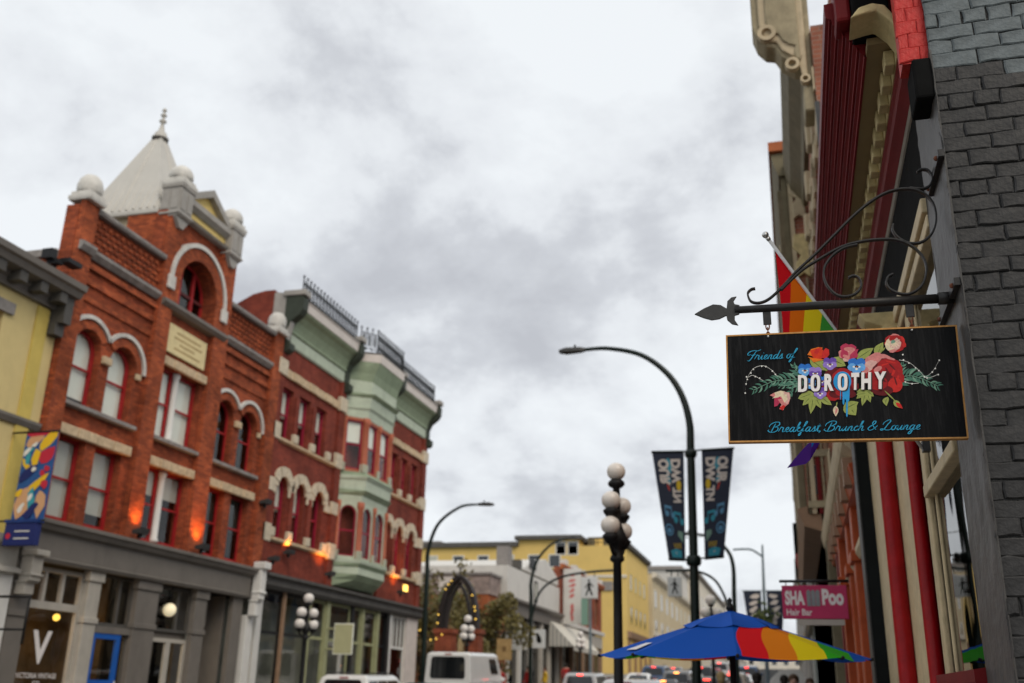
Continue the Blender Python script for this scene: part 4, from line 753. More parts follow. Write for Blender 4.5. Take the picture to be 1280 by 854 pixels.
cr('transom',4.83,6.0,2.675,2.745,-.06,.02); cr('head',4.805,9.0,3.88,3.96,-.10,.03); cr('head_moulding',4.805,9.0,3.80,3.87,-.10,.012); cr('bead',5.905,5.965,1.7,3.9,-.06,-.028,'store_black')
MB().ext(rect(4.82,5.86,1.74,2.68),-.045,-.037,RF).build('pane','glass_store',ra); MB().ext(rect(4.82,5.86,2.745,3.88),-.045,-.037,RF).build('pane','glass_store',ra)
for u,w,r in ((6.36,.012,.045),(7.55,.055,.062)):
    c=RF(u,0,w); MB().lathe([(r*1.5,.05),(r*1.5,.35),(r*1.05,.42),(r,.5),(r*.98,2.0),(r*.95,3.55),(r*1.15,3.62),(r*1.0,3.68),(r*1.5,3.8)],c,24).build('column','red_gloss',ra)
cr('pier',6.47,7.66,.1,3.9,-.10,.0); cr('pier_edge',6.60,6.66,.1,3.9,.0,.014); cr('door_jamb',8.85,E1,.1,3.9,-.08,.0); cr('door_jamb',8.80,8.86,.1,3.9,-.12,-.01,'store_cream')
bx('recess',"red_deep",ra,7.75,8.80,.1,3.9,-.35,-.3,RF); bx('recess_side','red_deep',ra,7.40,7.75,.1,3.9,-.3,-.02,RF)
bx('fascia','store_black',ra,4.805,E1,3.965,4.52,-.10,-.01,RF)
MB().box(.655,1.0,E1,E1+.35,-.1,4.5).build('end_pilaster','store_black_flat',ra,.01); bx('pilaster_edge','forged_grey',ra,.648,.662,E1-.004,E1+.36,-.1,4.5)
# cornice (w measured out from the wall)
Yc=4.62
MB().prof([(-.1,4.50),(.0,4.52),(.012,4.53),(.0,4.55),(-.1,4.56)],Yc,E1+.4,RF).build('flashing','grey_light',ra)
MB().prof([(-.1,4.525),(.012,4.535),(.035,4.56),(.06,4.585),(.068,4.62),(.08,4.635),(.08,4.66),(-.1,4.66)],4.53,E1+.4,RF).build('bed_moulding','red_deep',ra)
bx('dentil_band','gold_cream',ra,Yc,E1+.4,4.66,4.76,-.05,.085,RF)
n=int((E1+.3-Yc)/.19)
for i in range(n): bx('dentil','gold_cream',ra,Yc+.06+i*.19,Yc+.155+i*.19,4.665,4.757,.085,.135,RF,.006)
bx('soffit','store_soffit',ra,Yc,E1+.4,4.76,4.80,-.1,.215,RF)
st=[(.212,4.757)]
for i in range(6): a=.212+i*.031; z=4.757+i*.05; st+=[(a+.012,z),(a+.014,z+.018),(a+.031,z+.03),(a+.031,z+.05)]
MB().prof([(.0,4.80),(.212,4.80)]+st+[(.40,5.12),(0,5.16)],4.72,E1+.4,RF).build('crown_moulding','red_deep',ra)
for i in range(6): 
    a=.212+i*.031; z=4.757+i*.05; bx('crown_bead','red_gloss',ra,4.72,E1+.4,z+.002,z+.014,a+.004,a+.0135,RF)
# end console
P=[(.306,4.797),(.263,4.852),(.193,4.868),(.138,4.848),(.084,4.753),(.04,4.675),(.082,4.664),(.122,4.75),(.179,4.818),(.236,4.812)]
def EC(Yb): return lambda u,v,w:(WR-u,Yb-w,v)
MB().ext(P,0,.2,EC(4.62)).build('console','gold_cream',ra,.01); 
bx('console_box','store_black',ra,4.56,4.74,4.84,5.5,.10,.275,RF,.01); bx('crown_return','red_deep',ra,4.62,4.80,4.93,5.4,.275,.355,RF,.02)
# small gold console just over the sign
MB().ext([(.0,3.55),(.10,3.62),(.12,3.75),(.08,3.86),(.16,3.9),(.2,3.96),(0,3.96)],0,.14,EC(7.6)).build('console','gold_cream',ra,.01)
MB().ext([(.0,3.45),(.12,3.55),(.15,3.75),(.1,3.86),(.2,3.9),(.24,3.96),(0,3.96)],0,.2,EC(6.6)).build('console','gold_cream',ra,.01)
# ================= RIGHT 3: orange wood shop with the pink sign
rb_=thing('orange_shopfront','orange-red timber shopfront with cream cornice beyond the black pilaster','building',(WR,13.5,0)); H0,H1=10.15,17.9
bx('core','room',rb_,H0,H1,-.2,7.2,-8,-.8,RF); bx('upper_wall','brick_right',rb_,H0,12.45,4.2,6.8,-.8,-.02,RF)
for u,mt,w in ((10.3,'shop_brown',.05),(10.85,'white_paint',.0),(11.7,'orange_wood',.10),(12.9,'orange_wood',.10),(14.3,'orange_wood',.14),(15.6,'red_deep',.12),(17.2,'olive_trim',.2)):
    m=MB().box(u-.18,u+.18,.0,4.0,-.3,w,RF).box(u-.22,u+.22,3.0,3.12,-.2,w+.04,RF).box(u-.22,u+.22,.0,.5,-.2,w+.04,RF); m.build('pilaster',mt,rb_,.012)
for a,b in ((10.5,11.5),(11.9,12.7),(13.1,14.1),(14.5,15.4),(15.8,17.0)):
    f=MB().ext(rect(a,b,.5,3.9),-.2,-.1,RF,[rect(a+.07,b-.07,.7,3.0),rect(a+.07,b-.07,3.15,3.8)]).build('shop_window','orange_wood',rb_)
    for q in (rect(a+.07,b-.07,.7,3.0),rect(a+.07,b-.07,3.15,3.8)): MB().ext(q,-.16,-.15,RF).build('pane','glass_store',f)
MB().prof([(0,3.86),(.1,3.9),(.2,4.0),(.22,4.06),(.24,4.2),(0,4.26)],H0,H1,RF).build('cornice','trim_cream',rb_); MB().prof([(-.1,3.02),(.05,3.02),(.09,3.08),(.09,3.14),(-.1,3.16)],H0,H1,RF).build('transom_rail','trim_cream',rb_)
MB().prof([(0,3.55),(.12,3.6),(.16,3.78),(0,3.84)],H0,H1,RF).build('frieze','orange_wood',rb_)
for i in range(9): bx('cornice_block','shop_brown',rb_,10.4+i*.85,10.62+i*.85,3.62,3.9,.1,.2,RF)
# brick storeys with cream trim above
rc=thing('brick_trim_building','pink-brown brick upper storeys with cream arches and heavy scrolled cornice bracket','building',(WR,15.2,4.3)); C0,C1=12.5,17.9
hs=[archpoly(13.3+i*1.6,14.3+i*1.6,7.4,8.9) for i in range(3)]+[rect(13.3+i*1.6,14.3+i*1.6,4.9,6.6) for i in range(3)]
MB().ext(rect(C0,C1,4.27,10.6),-.4,0,RF,hs).build('wall','brick_right',rc); bx('core','room',rc,C0+.05,C1-.05,7.25,10.5,-8,-.8,RF)
for i in range(3):
    u=13.3+i*1.6; window(rc,RF,u,u+1.0,7.42,9.4,True,fm='trim_cream'); window(rc,RF,u,u+1.0,4.92,6.6,fm='trim_cream')
    voussoirs((u+.5,8.9),.52,.74,7,.05,RF,'trim_cream',rc)
    bx('keystone','trim_cream',rc,u+.36,u+.64,9.35,9.8,.01,.13,RF,.03); bx('impost','trim_cream',rc,u-.32,u+.04,8.75,9.0,.003,.08,RF,.03); bx('sill','trim_cream',rc,u-.15,u+1.15,7.2,7.38,.003,.12,RF,.03); bx('lintel','trim_cream',rc,u-.15,u+1.15,6.62,6.95,.003,.14,RF,.03)
for k in range(9): bx('quoin','trim_cream',rc,C0+.01,C0+(.55 if k%2 else .36),4.6+k*.62,4.98+k*.62,.003,.03,RF,.01)
for k in range(9): bx('quoin','trim_cream',rc,C1-(.55 if k%2 else .36),C1-.01,4.6+k*.62,4.98+k*.62,.003,.03,RF,.01)
MB().tube([RF(12.42,4.3,.0),RF(12.42,9.3,.0)],.035).build('downpipe','forged_grey',rc)
MB().prof([(0,10.45),(.08,10.45),(.12,10.6),(.3,10.85),(.34,11.0),(.40,11.2),(.40,11.35),(0,11.4)],13.5,C1,RF).build('cornice','olive_trim',rc)
cs=[(0,9.65),(.10,9.70),(.14,9.9),(.10,10.05),(.24,10.1),(.42,10.25),(.5,10.42),(.62,10.45),(.74,10.6),(.80,10.8),(.80,11.5),(0,11.5)]
MB().ext(cs,0,.42,EC(13.05)).build('console','trim_tan_shade',rc,.03)
cq=[(lerp(.36,a,.78),lerp(10.75,b,.84)) for a,b in cs]; MB().ext(cq,.42,.47,EC(13.05)).build('console_panel','trim_cream',rc,.03); MB().ext([(lerp(.36,a,.55),lerp(10.85,b,.62)) for a,b in cs],.47,.50,EC(13.05)).build('console_panel','trim_tan_shade',rc,.03)
for cu,cv,rr_ in ((.60,10.62,.13),(.28,10.05,.10),(.12,9.78,.07)): MB().ext(circ((cu,cv),rr_,16),.42,.52,EC(13.05),[circ((cu,cv),rr_*.55,16)]).build('scroll','trim_cream',rc,.02)
for k in range(3): MB().ext([(.10+.2*k,10.3+.16*k),(.2+.2*k,10.34+.18*k),(.23+.2*k,10.6+.12*k),(.12+.2*k,10.62+.12*k)],.42,.45,EC(13.05)).build('carved_leaf','olive_trim',rc,.02)
bx('console_block','trim_tan_shade',rc,12.6,13.08,9.3,9.68,.003,.16,RF,.03)
# projecting pale bay building
rd=thing('olive_cornice_building','olive and cream building with red-topped projecting cornice and carved brackets','building',(WR,24,0)); D0,D1=18.0,34.0
bx('wall','brick_right',rd,D0,D1,4.6,11.2,-6,.42,RF)
for xa,xb_,za,zb_,mt in ((.37,.40,4.6,11,'olive_trim'),(.42,.50,4.6,11,'trim_cream'),(.54,.60,4.6,8.4,'red_deep'),(.63,.66,4.6,9,'trim_tan_shade'),(.69,.76,4.6,8,'shop_brown')): bx('end_pilaster',mt,rd,xa,xb_,D0-.06,D0-.001,za,zb_)
for zz2 in (4.7,5.6,6.4,7.3): bx('end_band','trim_tan_shade',rd,.36,.76,D0-.08,D0-.001,zz2,zz2+.12)
for zz2 in (4.95,5.85,6.65): bx('end_window','glass_dark',rd,.50,.54,D0-.03,D0-.001,zz2,zz2+.5); bx('lower_wall','shop_brown',rd,D0,D1,-.2,4.6,-6,.2,RF)
MB().prof([(.2,11.15),(.5,11.15),(.55,11.3),(.6,11.5),(.62,11.62),(.2,11.66)],D0-.12,D1,RF).build('cornice','olive_trim',rd); bx('cornice_top','rust_wall',rd,D0-.2,D1,11.66,11.86,.0,.66,RF)
bx('end_face','olive_trim',rd,D0-.03,D0-.002,7.0,11.15,.30,.47,RF)
for i,(z,h) in enumerate(((10.2,.8),(9.0,.9),(7.8,.8))): MB().ext([(.05,z),(.16,z+.1),(.28,z+.02),(.3,z+.3),(.2,z+.45),(.34,z+h*.7),(.3,z+h),(.05,z+h)],0,.08,EC(D0-.01)).build('carved_bracket','trim_cream' if i%2==0 else 'gold_cream',rd,.02)
for k in range(6): bx('pilaster','trim_cream' if k%2 else 'olive_trim',rd,D0+.4+k*2.6,D0+1.0+k*2.6,4.6,11.1,.42,.55,RF,.02)
for k in range(5):
    for z in (5.4,8.3): f=window(rd,lambda u,v,w:RF(u,v,w+.42),D0+1.4+k*2.6,D0+2.6+k*2.6,z,z+2.0,rec=-.09,fm='olive_trim',glassm='glass_dim')
MB().prof([(.2,4.3),(.5,4.4),(.6,4.7),(.2,4.8)],D0,D1,RF).build('shop_cornice','shop_brown',rd); MB().prof([(.42,7.6),(.52,7.62),(.56,7.75),(.42,7.8)],D0,D1,RF).build('string_course','olive_trim',rd)
COLS=[('teal_front_building','narrow pale blue-green building with dark cornice farther along the right side','bn_teal',34.2,41,9.6,'olive_trim'),('cream_right_building','cream rendered building with blue pilasters far along the right side','trim_cream',41.2,55,9.2,'grey_dark'),('blue_right_building','slate blue two-storey front far along the right side','bn_blue2',55.2,70,8.6,'trim_cream'),('brown_right_building','dark brown building with hanging signs far up the right side','shop_brown',70.2,100,10.5,'grey_stone'),('grey_right_building','pale grey building at the far right end of the street','grey_light',100.2,170,14,'grey_stone'),('tan_right_building','tan building at the far end of the right side','beige_far',170.5,300,18,'grey_stone')]
M('bn_blue2',(.10,.18,.28),.7,.15,2)
for nme,lab,mt,y0,y1,zt,cm in COLS:
    t=thing(nme,lab,'building',(WR,(y0+y1)/2,g(y0))); bx('wall',mt,t,y0,y1,-.2,zt,-10,.06,RF); MB().prof([(.06,zt-.5),(.2,zt-.4),(.42,zt-.05),(.42,zt+.1),(.06,zt+.2)],y0,y1,RF).build('cornice',cm,t)
    n=max(3,int((y1-y0)/3))
    simple_windows(t,lambda u,v,w:RF(u,v,w+.06),[lerp(y0,y1,(i+.5)/n) for i in range(n)],(zt-2.8,),1.2,1.8,cm)
    for i in range(n+1): bx('pilaster','white_paint' if i%2 else cm,t,lerp(y0,y1,i/n)-.2 if i else y0,lerp(y0,y1,i/n) if i else y0+.2,0,zt-.5,.06,.18,RF)
    MB().prof([(.06,g(y0)+3.4),(.3,g(y0)+3.5),(.36,g(y0)+3.8),(.06,g(y0)+3.9)],y0,y1,RF).build('shop_cornice',cm,t)
t=thing('black_blade_sign','black blade sign with a red figure hung high past the pink sign','sign',(.2,29,5)); bx('board','store_black_flat',t,.12,.33,29,29.1,4.7,6.2); MB().sheet(blob(.2,5.1,.07,.28,.1),29-.003,lambda u,v,w:(u,w,v)).build('figure','faded_red',t); MB().tube([(.1,29.05,4.65),(.76,29.05,4.65)],.03).build('arm','iron_black',t)
fbx=thing('flower_box','window box of pale and yellow flowers above the pink sign','planter',(.2,24,4.0)); bx('box','shop_brown',fbx,.1,.6,24,24.3,3.55,3.8)
rgf=random.Random(3); m=MB(); m2=MB()
for i in range(80): (m if i%3 else m2).ball((rgf.uniform(.05,.6),rgf.uniform(23.95,24.3),3.8+rgf.uniform(0,.28)),rgf.uniform(.025,.05),5,3)
m.build('blossom','white_far',fbx); m2.build('foliage','leaf_olive',fbx); bx('bracket','iron_black',fbx,.3,.35,24.1,24.15,3.3,3.55); bx('arm','iron_black',fbx,.3,.78,24.1,24.15,3.28,3.32)
# pink sign
ps=thing('pink_shop_sign','raspberry pink hanging sign lettered SHAMPOO Hair Bar','sign',(.27,13.5,2.53)); PS=CF(13.5)
bx('board','pink_sign',ps,-.135,.655,2.535,2.945,-.03,.03,PS,.006)
text_part('lettering','SHA',PS,-.10,.14,2.70,2.88,.032,'letter_white',ps,.05); text_part('lettering','Poo',PS,.35,.61,2.70,2.90,.032,'letter_white',ps,.05); text_part('lettering','Hair Bar',PS,-.09,.22,2.575,2.655,.032,'letter_white',ps,.02)
M('comb_grey',(.25,.27,.28),.5,.2,9)
for i in range(3): MB().ext(archpoly(.165+i*.055,.215+i*.055,2.69,2.86,.03,6),.031,.036,PS).build('comb_tooth','comb_grey',ps)
MB().tube([(-.16,13.5,3.0),(.76,13.5,3.0)],.018).build('arm','iron_black',ps); bx('under_panel','grey_light',ps,.05,.6,2.46,2.53,-.02,.02,PS)
for x in (-.08,.58): MB().tube([(x,13.5,2.945),(x,13.5,3.0)],.008,5).build('hanger','steel',ps)
# ================= wrought-iron bracket
bk=thing('sign_bracket','black wrought iron scroll bracket with spear tip holding the painted sign','bracket',(.76,4.4,3.27))
Yb=4.4; v3=lambda L,y=Yb:[(x,y,z) for x,z in L]
MB().tube([(-.17,Yb,3.281),(.755,Yb,3.264)],[.017,.0215],16).build('arm','forged',bk)
def scroll(L,name='scroll'): MB().strap(spline(v3(L),6),.024,.0085,(0,1,0)).build(name,'forged',bk,.002)
scroll([(-.074,3.379),(-.093,3.376),(-.109,3.356),(-.097,3.318),(-.06,3.307),(-.014,3.324),(.048,3.378),(.11,3.444),(.21,3.533),(.297,3.617),(.372,3.69),(.459,3.761),(.543,3.805),(.624,3.813),(.689,3.788),(.729,3.73),(.735,3.65),(.711,3.581),(.662,3.541),(.607,3.542),(.566,3.573),(.547,3.611),(.552,3.642)])
scroll([(.679,3.893),(.701,3.904),(.728,3.894),(.741,3.856),(.725,3.817),(.69,3.805),(.64,3.817)])
scroll([(.04,3.362),(.134,3.448),(.219,3.5),(.315,3.549),(.396,3.568),(.487,3.572),(.564,3.56),(.627,3.518),(.664,3.457),(.666,3.393),(.64,3.332),(.593,3.299),(.55,3.3),(.508,3.325),(.495,3.358),(.506,3.386),(.528,3.397)])
scroll([(.39,3.556),(.326,3.543),(.271,3.505),(.235,3.446),(.238,3.38),(.273,3.323),(.317,3.306),(.363,3.318),(.389,3.354),(.381,3.391),(.359,3.404),(.336,3.395)])
SP=[(-.356,3.274),(-.312,3.299),(-.269,3.316),(-.234,3.31),(-.208,3.291),(-.203,3.327),(-.184,3.344),(-.16,3.347),(-.175,3.325),(-.171,3.309),(-.149,3.303),(-.152,3.258),(-.173,3.253),(-.174,3.231),(-.159,3.204),(-.187,3.212),(-.208,3.234),(-.211,3.256),(-.243,3.242),(-.279,3.239),(-.314,3.252)]
MB().ext(SP,-.006,.006,CF(Yb)).build('spear_tip','forged_grey',bk,.002)
for y0,y1,z in ((4.215,4.73,3.268),(4.19,4.58,3.868)):
    p=MB().box(.742,.768,y0,y1,z-.018,z+.018).build('wall_plate','forged',bk,.002)
    for y in (y0+.05,y1-.05): MB().ball((.741,y,z),.012,8,5).build('bolt','rusty',p)
MB().tube([(.70,Yb,3.265),(.76,Yb,3.265)],.028,14).build('socket','forged',bk)
# ================= hanging sign
SG=thing('hanging_pub_sign','black painted wooden hanging sign with bouquet of flowers and DOROTHY lettering','sign',(.26,4.4,2.65))
SW,SH=.968,.494; tilt=R_(-1.35); SC=(.264,2.888)
def SF(u,v,w):
    x=(u-.5)*SW; z=(.5-v)*SH; return (SC[0]+x*math.cos(tilt)-z*math.sin(tilt),Yb-.016-w,SC[1]+x*math.sin(tilt)+z*math.cos(tilt))
m_,t_,b_=nm('sign_black'); nn=t_.nodes.new; ll=t_.links.new
co=nn('ShaderNodeTexCoord'); mp=nn('ShaderNodeMapping'); mp.inputs['Scale'].default_value=(60,1,5); ll(co.outputs['Object'],mp.inputs[0]); no=nn('ShaderNodeTexNoise'); no.inputs['Scale'].default_value=1.2; no.inputs['Detail'].default_value=8; no.inputs['Roughness'].default_value=.7; ll(mp.outputs[0],no.inputs['Vector'])
gr_=nn('ShaderNodeValToRGB'); gr_.color_ramp.elements[0].position=.48; gr_.color_ramp.elements[0].color=(.004,.004,.0045,1); gr_.color_ramp.elements[1].position=.78; gr_.color_ramp.elements[1].color=(.022,.022,.023,1); ll(no.outputs['Fac'],gr_.inputs[0]); ll(gr_.outputs[0],b_.inputs['Base Color']); b_.inputs['Specular IOR Level'].default_value=.09
rr=nn('ShaderNodeMapRange'); rr.inputs[1].default_value=.45; rr.inputs[2].default_value=.8; rr.inputs[3].default_value=.36; rr.inputs[4].default_value=.62; ll(no.outputs['Fac'],rr.inputs[0]); ll(rr.outputs[0],b_.inputs['Roughness'])
bp=nn('ShaderNodeBump'); bp.inputs['Strength'].default_value=.55; bp.inputs['Distance'].default_value=.004; ll(no.outputs['Fac'],bp.inputs['Height']); ll(bp.outputs[0],b_.inputs['Normal'])
sp=MB().ext(rect(0,1,0,1),-.016,.016,SF).build('panel','sign_black',SG)
e_=.0055
MB().ext(rect(-e_/2,1+e_/2,-e_,1+e_),-.017,.0185,SF,[rect(e_*.75,1-e_*.75,e_*1.4,1-e_*1.4)]).build('edge','sign_edge',SG)
# drawing units of the painted face
def A(px,py):
    l=62+(py-120)*18/510; r=1140+(py-75)*55/525; tp=120-45*(px-62)/1078; bt=630-30*(px-80)/1115
    return ((px-l)/(r-l),(py-tp)/(bt-tp))
LAY=[.0170]
def paint(name,mat,poly,parent=None):
    LAY[0]+=.00001
    return MB().sheet([A(*p) for p in poly],LAY[0]+.0004,SF).build(name,mat,parent or sp)
def C(name,c): 
    if name not in MAT: M(name,c,.5,.18,60,.03)
    return name
for n_,c_ in dict(p_leaf=(.28,.32,.08),p_leaf_d=(.05,.08,.015),p_teal=(.06,.17,.12),p_teal_l=(.15,.29,.21),p_teal_d=(.03,.09,.06),p_red=(.34,.008,.010),p_red_d=(.11,.003,.006),p_red_b=(.52,.018,.014),p_pink=(.58,.20,.19),p_pink_l=(.64,.37,.33),p_rose=(.42,.03,.08),p_orange=(.70,.16,.008),p_orange_r=(.60,.035,.008),p_purple=(.13,.06,.36),p_purple_l=(.28,.18,.55),p_blue=(.02,.15,.52),p_blue_l=(.12,.36,.72),p_cream=(.70,.58,.40),p_white=(.75,.74,.70),p_dark=(.02,.012,.03)).items(): C(n_,c_)
def leafpoly(x0,y0,x1,y1,wd,bend=0.,n=7):
    d=Vector((x1-x0,y1-y0)); L=d.length; nrm=Vector((-d.y,d.x))/L; up=[];dn=[]
    for i in range(n+1):
        t=i/n; c=Vector((x0,y0))+d*t+nrm*bend*math.sin(math.pi*t)*L; w_=wd*math.sin(math.pi*t**.8)
        up.append(c+nrm*w_); dn.append(c-nrm*w_)
    return [tuple(p) for p in up]+[tuple(p) for p in reversed(dn[1:-1])]
def leaf(x0,y0,x1,y1,wd,mat='p_leaf',bend=0.,vein='p_leaf_d'):
    o=paint('leaf',mat,leafpoly(x0,y0,x1,y1,wd,bend)); 
    if vein: paint('leaf_vein',vein,leafpoly(lerp(x0,x1,.08),lerp(y0,y1,.08),lerp(x0,x1,.9),lerp(y0,y1,.9),max(1.2,wd*.07),bend,5))
rq=random.Random(21)
def fern(pts,n,ln,sgn=1):
    P=spline([(a,b,0) for a,b in pts],8)
    for k in range(n):
        t=k/(n-1); p=P[int(t*(len(P)-1))]; q=P[min(len(P)-1,int(t*(len(P)-1))+1)]; o=P[max(0,int(t*(len(P)-1))-1)]; d=(q-o).normalized()
        L=ln*(1-.55*t)*rq.uniform(.8,1.15)
        for s in (-1,1):
            a=math.atan2(d.y,d.x)+s*rq.uniform(.45,.75); x1=p.x+math.cos(a)*L; y1=p.y+math.sin(a)*L
            paint('frond','p_teal' if (k+s)%3 else 'p_teal_l',leafpoly(p.x,p.y,x1,y1,L*.085+1.2,.12*s,5))
    m=[(p.x,p.y) for p in P]; paint('stem','p_teal_l',[(x,y-1.5) for x,y in m]+[(x,y+1.5) for x,y in reversed(m)])
fern([(430,300),(405,290),(392,268)],5,46); fern([(440,330),(360,335),(290,345),(200,385)],13,66); fern([(430,350),(390,375),(375,400)],5,46); fern([(440,345),(380,360),(330,365)],6,40)
fern([(870,330),(930,315),(990,330),(1058,362)],13,62); fern([(870,310),(895,275),(905,262)],4,34); fern([(860,340),(885,360)],4,30)
def beads(pts,bl):
    P=[(p.x,p.y) for p in spline([(a,b,0) for a,b in pts],5)]; paint('thread','p_white',[(x,y-.9) for x,y in P]+[(x,y+.9) for x,y in reversed(P)])
    for x,y in bl: 
        s=4.6; a=rq.uniform(0,1.2); paint('bead','p_white',[(x+s*math.cos(a+i*math.pi/2),y+s*math.sin(a+i*math.pi/2)) for i in range(4)])
beads([(158,402),(162,352),(172,318),(200,280),(245,268),(285,288),(315,320)],[(158,400),(162,356),(168,334),(164,322),(185,303),(197,285),(238,270),(258,272),(290,294),(305,310)]); beads([(170,325),(188,315),(205,318),(245,340)],[(207,320),(228,328)])
beads([(885,240),(930,252),(975,290),(1012,325),(1062,308)],[(905,240),(930,255),(960,278),(975,291),(1012,326),(1062,310)]); beads([(1000,325),(1035,297),(1066,242)],[(1000,320),(1035,298),(1048,281),(1066,242)]); beads([(900,340),(940,352),(975,350)],[(915,345),(945,353),(902,215)])
# leaves
for a in ((690,235,768,182,22),(775,215,812,155,20),(570,235,640,268,24),(640,245,600,225,18),(470,235,540,290,22),(520,240,560,300,16),(800,180,785,215,14)): leaf(*a)
def maple(x,y,sc_,rot):
    for k,(a,l) in enumerate(((0,1),(.6,.8),(-.6,.8),(1.15,.6),(-1.15,.6))): an=math.pi/2+rot+a; leaf(x,y,x+math.cos(an)*sc_*l,y+math.sin(an)*sc_*l,sc_*.19)
maple(490,400,98,.15); maple(735,385,75,.25); leaf(520,415,575,455,17); leaf(415,425,490,398,17); leaf(640,440,688,502,34); leaf(640,470,700,440,22); leaf(835,415,830,458,14,bend=.2); leaf(690,405,745,398,14)
def flower(x,y,r,cols,n=6,core=None,rot=0.,jit=.15,layers=3,name='flower'):
    for L in range(layers):
        R=r*(1-.27*L)
        for k in range(n):
            a=rot+2*math.pi*(k+.5*L)/n; c=cols[(k+L)%len(cols)]; px,py=x+math.cos(a)*R*.52,y+math.sin(a)*R*.52
            paint('petal',c,[(px+R*.56*math.cos(t)*(1+jit*math.sin(3*t+k)),py+R*.50*math.sin(t)*(1+jit*math.cos(2*t+k))) for t in [2*math.pi*i/12 for i in range(12)]])
    if core: paint('flower_core',core,circ((x,y),r*.2,10))
# red flower behind the lettering
flower(610,355,82,['p_red','p_red_d','p_red'],6); 
for q in range(4): paint('petal','p_red_d' if q%2 else 'p_red',[(x,y) for x,y in circ((565+q*30,395+8*(q%2)),34,12,.55)])
# big peony
flower(812,305,92,['p_red','p_red','p_red_d'],7,rot=.3); paint('petal','p_red_b',circ((868,360),34,14)); paint('petal','p_red',circ((838,268),52,14,.7)); paint('petal','p_red_d',circ((810,385),50,14,.5)); paint('petal','p_red',circ((790,350),44,12,.8))
for x,y,a,b,r in ((770,235,45,26,-.5),(745,270,34,22,-.9),(800,222,40,12,.1),(788,285,22,12,-.6),(730,290,18,14,-.6),(765,262,22,10,-.7),(842,232,24,6,.3)): paint('petal','p_pink_l' if (int(x)%2) else 'p_pink',blob(x,y,a,b,r,11,.12,rq))
for x,y,a,b,r in ((860,300,6,20,.4),(845,250,26,4,.25),(880,330,4,18,.1),(820,262,20,4,-.3)): paint('petal_edge','p_red_b',blob(x,y,a,b,r,8,.1,rq))
for x,y,a,b,r in ((835,300,30,5,1.1),(855,275,24,4,.8),(800,330,34,5,.5),(870,340,22,4,1.3)): paint('petal_fold','p_red_d',blob(x,y,a,b,r,8,.1,rq))
# rose, poppy, tulip, top poppy, buds
flower(650,205,44,['p_rose','p_pink_l','p_pink','p_rose'],5,rot=.4); 
for x,y,a,b,r in ((632,210,18,24,.2),(655,188,28,10,.0),(668,215,16,26,.4),(645,228,24,9,.5)): paint('petal',rq.choice(['p_pink','p_pink_l','p_rose']),blob(x,y,a,b,r,10,.1,rq))
paint('petal','p_rose',[(660,215),(685,190),(698,188),(685,225),(655,240)])
for poly,c in (([(458,215),(475,188),(510,178),(530,180),(520,205),(490,225)],'p_orange'),([(470,195),(520,178),(545,210),(520,240),(485,230),(478,215)],'p_orange_r'),([(530,200),(545,182),(560,190),(562,215),(545,235),(525,230)],'p_red_b'),([(460,225),(490,232),(540,238),(515,245),(495,250),(488,252),(478,240)],'p_orange'),([(500,185),(518,190),(505,215),(490,205)],'p_red_b')): paint('petal',c,poly)
for poly,c in (([(278,410),(300,398),(340,405),(372,395),(378,420),(370,450),(345,470),(330,462),(350,440)],'p_pink'),([(300,398),(330,388),(352,392),(345,412),(310,420)],'p_cream'),([(345,392),(372,398),(378,425),(362,455),(350,440)],'p_pink_l'),([(300,420),(325,415),(340,430),(315,460),(300,465)],'p_rose'),([(318,430),(345,425),(352,460),(345,480),(325,475),(335,455)],'p_pink'),([(290,425),(315,405),(350,400),(320,420)],'p_cream'),([(325,470),(345,455),(355,462),(340,482)],'p_red_b'),([(330,410),(360,405),(365,430),(350,445)],'p_cream')): paint('petal',c,poly)
flower(867,160,46,['p_red_b','p_red','p_pink'],7,rot=.2,layers=2); paint('petal','p_cream',blob(850,162,26,34,.3,11,.15,rq)); paint('petal','p_red',blob(868,140,26,22,.3,9,.2,rq)); paint('petal','p_pink_l',blob(868,165,24,26,.3,11,.25,rq)); paint('flower_core','p_teal_l',circ((858,155),11,10))
for k in range(7): leaf(862,160,862+34*math.cos(k*.55-.6),160+34*math.sin(k*.55-.6),2.2,'p_cream',0,None)
for x0,y0,x1,y1 in ((818,385,875,440),(600,440,596,465),(820,180,808,200)): paint('stem','p_leaf',leafpoly(x0,y0,x1,y1,3))
leaf(862,432,895,468,14,'p_leaf'); leaf(872,442,903,470,9,'p_red_b',0,None); leaf(594,458,594,508,13,'p_cream'); leaf(600,468,592,500,5,'p_pink',0,None)
def pansy(x,y,r,c1,c2):
    for dx,dy,s,c in ((-.45,-.4,.62,c1),(.45,-.4,.62,c1),(-.55,.2,.55,c2),(.55,.2,.55,c2),(0,.5,.62,c2)): paint('petal',c,blob(x+dx*r,y+dy*r,r*s,r*s*.92,0,10,.08,rq))
    for dx,dy in ((-.3,.15),(.3,.15),(0,.42)): paint('petal_eye','p_white',blob(x+dx*r,y+dy*r,r*.2,r*.14,0,7,.1,rq))
    paint('flower_core','p_dark',blob(x,y+.12*r,r*.26,r*.16,0,7,.2,rq)); paint('flower_core','p_orange',circ((x,y+.16*r),r*.08,6))
pansy(565,258,30,'p_purple','p_purple_l'); pansy(690,268,38,'p_blue','p_blue_l'); pansy(447,288,30,'p_blue','p_blue_l'); pansy(496,302,28,'p_purple_l','p_purple'); pansy(470,352,26,'p_blue','p_blue_l'); pansy(520,398,28,'p_purple','p_purple_l'); pansy(530,340,22,'p_blue','p_purple')
